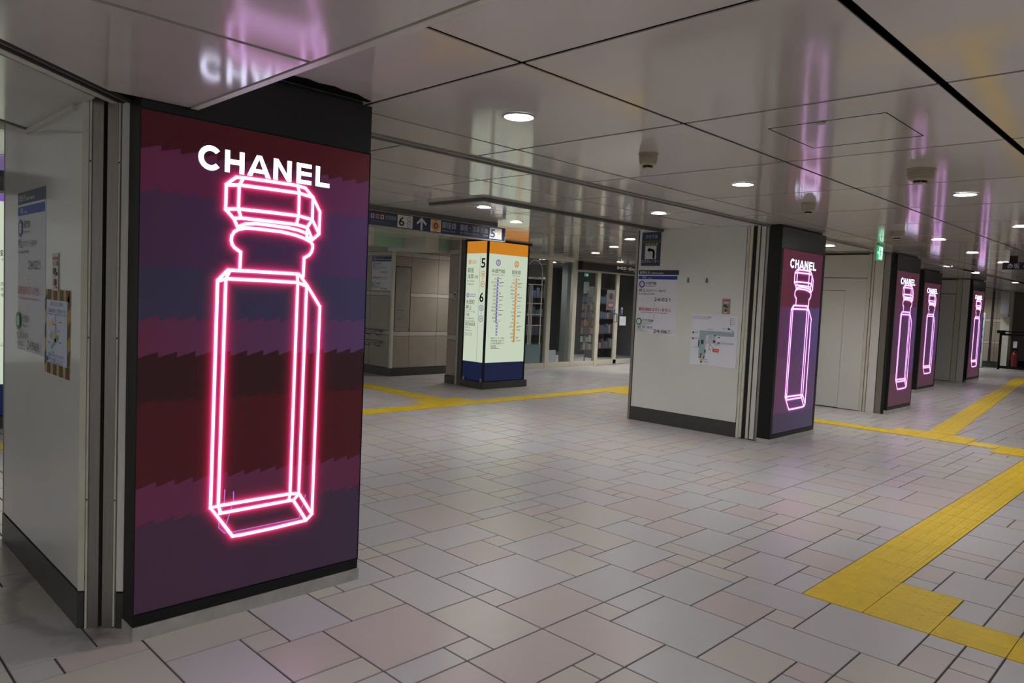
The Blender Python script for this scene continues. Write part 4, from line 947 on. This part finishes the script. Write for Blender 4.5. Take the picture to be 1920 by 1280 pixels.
for x in (14.30, 14.60):
    t, p = board('door_sticker', (x, FY - .003, 1.20), XP, .085, .19, mat('sticker_blue', (70, 84, 120), .5), 'left blue and white caution sticker on the shop doors' if x < 14.5 else 'right blue and white caution sticker on the shop doors', 'sticker', .002, 'door stickers')
    p.rect(0, .06, .085, .19, (150, 152, 158)); p.poly([(.01, .08), (.075, .08), (.0425, .18)], (190, 192, 196)); p.build('printed_text', t)
# shop sign board
t = thing('shop_sign', (14.6, 10.5, 2.2), 'black shop fascia with silver letters above the glass doors', 'shop sign')
MB().box(12.90, 16.2, 10.56, 10.70, 2.205, 2.398).build('fascia', mat('fascia_black', (40, 40, 40), .35), t)
MB().box(12.90, 16.2, 10.552, 10.56, 2.382, 2.398).build('gold_trim', mat('gold_trim', (150, 122, 60), .4), t)
MB().box(12.90, 16.2, 10.552, 10.56, 2.205, 2.212).build('gold_trim', mat('gold_trim', (150, 122, 60), .4), t)
p = Print((12.90, 10.56, 2.20), XP)
p.text('MS·Style', 1.28, .095, .070, (240, 240, 238), width=1.06, bold=.25); p.text('MAKE UP & ACCESSORIES', 1.52, .045, .024, (176, 176, 172), width=.76)
p.build('lettering', t)
# shop interior
si = structure('wall_shop', (13.5, 13, 0))
MB().box(10.9, 17.4, 13.2, 13.3, 0, CH).build('wall_panel', M_DARKIN, si)
MB().box(10.85, 10.95, 10.78, 13.2, 0, CH).build('wall_panel', M_DARKIN, si)
MB().box(17.3, 17.4, 10.78, 13.2, 0, CH).build('wall_panel', M_DARKIN, si)
MB().box(12.60, 13.18, 11.20, 11.25, .30, 2.24).build('inner_door', mat('black_inner_door', (26, 26, 27), .5), si)
rs = random.Random(5)
def shelf_unit(x0, x1, y, z1, label, rows):
    t = thing('display_shelf', ((x0 + x1) / 2, y, 0), label, 'shelf', 'dim shop shelves')
    MB().box(x0, x1, y + .28, y + .30, 0, z1).build('back_panel', mat('shelf_back_%d' % rows, (70, 68, 66), .6), t)
    for x in (x0, x1 - .02): MB().box(x, x + .02, y, y + .30, 0, z1).build('upright', M_ALUD, t)
    for k in range(rows + 1):
        z = .25 + (z1 - .3) * k / rows
        MB().box(x0 + .02, x1 - .02, y, y + .28, z - .002, z + .016).build('shelf', M_ALUD, t)
    return t
ORD = ['first', 'second', 'third', 'fourth', 'fifth', 'sixth', 'seventh', 'eighth']
def goods(x0, x1, y, z, n, hmax, cols, label, group, ct):
    w = (x1 - x0) / n
    for k in range(n):
        h = hmax * rs.uniform(.55, 1); x = x0 + w * k
        o = MB().box(x + .006, x + w - .006, y, y + .08, z, z + h)
        ob = o.build('boxed_goods', mat('goods_%d' % (k % len(cols) + len(cols) * 10 + ct), cols[k % len(cols)], .5))
        tag(ob, ORD[k] + ' from left of the ' + label, 'box', group)
sA = shelf_unit(11.75, 12.55, 11.35, 2.0, 'dim shop shelf behind the arched white grille', 4)
PAL = [(126, 112, 118), (96, 98, 108), (150, 146, 144), (116, 78, 84), (88, 104, 128)]
for r in range(4): goods(11.79, 12.51, 11.37, .268 + (1.7) * r / 4, 6, .24, PAL, ['boxes on the lowest shelf behind the arched grille', 'boxes on the second lowest shelf behind the arched grille', 'boxes on the third shelf behind the arched grille', 'boxes on the top shelf behind the arched grille'][r], 'goods behind the arched grille row %s' % 'abcd'[r], r)
sB = shelf_unit(15.4, 16.25, 12.1, 1.9, 'dim shop shelf far behind the glass doors', 4)
for r in range(4): goods(15.44, 16.21, 12.12, .268 + 1.6 * r / 4, 8, .26, PAL, ['boxes on the lowest shelf behind the glass doors', 'boxes on the second lowest shelf behind the glass doors', 'boxes on the third shelf behind the glass doors', 'boxes on the top shelf behind the glass doors'][r], 'goods behind the glass doors row %s' % 'abcd'[r], 10 + r)
t, p = board('wall_poster', (15.20, 11.6, 1.30), XP, .36, .52, mat('poster_grey', (120, 112, 112), .5), 'grey poster with a dark rosette behind the left shop door', 'poster', .004)
p.disc(.18, .36, .085, (70, 58, 58), 20); p.rect(.05, .06, .31, .20, (150, 60, 66)); p.rect(.08, .09, .28, .17, (150, 150, 156)); p.build('printed_text', t)
# card rack
t = thing('card_rack', (13.72, 11.05, 0), 'tall wire rack full of cards and packets behind the third shop window', 'card rack')
MB().lathe([(.20, 0), (.20, .02), (.02, .04), (.02, .05)], (13.72, 11.05, 0), 20).build('foot', M_ALU, t)
MB().tube([(13.72, 11.05, .04), (13.72, 11.05, 1.72)], .015, 8).build('post', M_ALU, t)
for r in range(7): MB().box(13.46, 13.99, 11.01, 11.025, .34 + r * .19, .352 + r * .19).build('rack_bar', M_ALU, t)
CC = [(170, 166, 166), (140, 104, 110), (112, 110, 124), (190, 186, 180), (96, 100, 128), (166, 126, 104), (150, 146, 152), (122, 112, 114)]
for r in range(7):
    for k in range(5):
        c = CC[rs.randrange(len(CC))]
        o = MB().box(13.47 + k * .103, 13.47 + k * .103 + .09, 10.995, 11.007, .345 + r * .19, .345 + r * .19 + rs.uniform(.11, .165)).build('card_packet', mat('packet_%d_%d_%d' % c, c, .5))
        tag(o, '%s card packet from the left in the %s row of the wire rack, counted upward' % (ORD[k], ORD[r]), 'card', 'packets in the wire rack')
t, p = board('white_card', (13.58, 11.06, 1.68), XP, .20, .28, M_WHITEP, 'white card clipped on top of the wire card rack', 'card', .004); t and p.rect(.03, .06, .17, .065, (120, 120, 130)); p.build('printed_text', t)
t, p = board('shop_exit_sign', (13.90, 11.3, 2.10), XP, .14, .075, mat('dim_exit_green', (12, 60, 50), .4, emit=(60, 150, 130), estr=.7), 'tiny green exit sign inside the shop above the card rack', 'exit sign', .02)
p.rect(.05, .015, .11, .06, emat((150, 210, 190), .8)); p.build('pictogram', t)
for x, y in ((12.35, 11.3), (14.6, 11.4), (13.4, 11.9), (15.8, 11.2), (15.0, 12.6)): lamp(x, y, 'unseen downlight added to brighten the shop interior', 'added downlights inside the shop')  # unseen lamps added so the shop interior is not black

# ------------------------------------------------------------------ far end of the passage
we = structure('wall_end', (27, 6, 0))
MB().box(27.02, 27.3, 5.02, 12, 0, CH + .01).build('wall_core', M_GROUT, we)
ye = [5.05, 5.35, 5.95, 6.55, 7.15, 7.75, 8.4]
for a, b in zip(ye[:-1], ye[1:]):
    for z0, z1, m, nm in ((.19, .745, M_BEIGE, 'wall_tile'), (.755, .82, M_BEIGEL, 'wall_band'), (.83, 1.42, M_BEIGE, 'wall_tile'), (1.43, 1.52, M_BEIGEL, 'wall_band'), (1.53, 2.16, M_BEIGE, 'wall_tile'), (2.17, CH, M_BEIGE, 'wall_tile')):
        MB().box(27.0, 27.03, a + .004, b - .004, z0, z1).build(nm, m, we)
MB().box(26.985, 27.03, 5.44, 5.50, .18, CH).build('dark_joint', M_RUBBER, we)
MB().box(26.97, 27.03, 5.02, 12, 0, .17).build('baseboard', M_BASE, we)
MB().box(26.9, 27.3, 4.98, 5.22, 0, CH).build('corner_post', M_CREAM, we)
MB().box(29.3, 29.5, -4, 6, 0, CH).build('wall_panel', M_BEIGE, we)
MB().box(29.25, 29.3, -4, 6, 0, .17).build('baseboard', M_BASE, we)
t = thing('wall_cabinet', (26.8, 5.10, 1.6), 'pale grey upright cabinet on the far beige wall', 'cabinet')
MB().box(26.75, 26.9, 5.0, 5.22, 1.70, 2.36).build('housing', mat('pale_grey_cabinet', (160, 162, 164), .4), t)
MB().box(26.70, 26.9, 5.0, 5.22, 1.60, 1.69).build('lower_box', M_ALU, t)
t = thing('standing_banner', (26.4, 5.60, 0), 'narrow white standing banner with blue characters before the far wall', 'banner')
MB().box(26.40, 26.46, 5.53, 5.63, .02, 1.70).build('panel', mat('banner_white', (196, 204, 206), .5), t)
MB().box(26.34, 26.52, 5.50, 5.66, 0, .02).build('foot', M_ALUD, t)
p = Print((26.40, 5.63, 0), YM)
for z in (1.52, 1.20, .95): p.disc(.055, z, .022, (96, 150, 184), 14, .045)
p.rect(.035, .45, .065, .80, (96, 150, 184)); p.build('printed_text', t)
t = thing('gate_barrier', (26.2, 4.7, 0), 'black framed barrier gate at the right end of the far wall', 'barrier')
for y in (5.05, 3.6): MB().box(26.2, 26.26, y - .03, y + .03, 0, 1.10).build('post', M_BLACK, t)
MB().box(26.2, 26.26, 3.6, 5.05, 1.04, 1.10).build('top_rail', M_BLACK, t)
MB().box(26.2, 26.26, 3.6, 5.05, .04, .12).build('bottom_rail', M_BLACK, t)
MB().box(26.1, 26.3, 4.95, 5.13, 1.10, 1.19).build('motor_box', M_BLACK, t)
MB().box(26.3, 26.36, 4.0, 4.95, 1.14, 1.18).build('arm', M_BLACK, t)
t = thing('fire_extinguisher', (27.0, 4.80, 0), 'red fire extinguisher with white tag behind the barrier gate', 'fire extinguisher')
MB().lathe([(.085, .03), (.09, .05), (.09, .42), (.07, .50), (.03, .53), (.03, .58)], (27.0, 4.80, 0), 16).build('cylinder', mat('extinguisher_red', (120, 34, 30), .4), t)
MB().box(26.98, 27.02, 4.72, 4.86, .58, .63).build('handle', M_BLACK, t)
MB().lathe([(.11, 0), (.11, .03), (.085, .03)], (27.0, 4.80, 0), 16).build('stand', M_RUBBER, t)
MB().box(26.96, 26.965, 4.75, 4.85, .66, .86).build('tag', M_WHITEP, t)
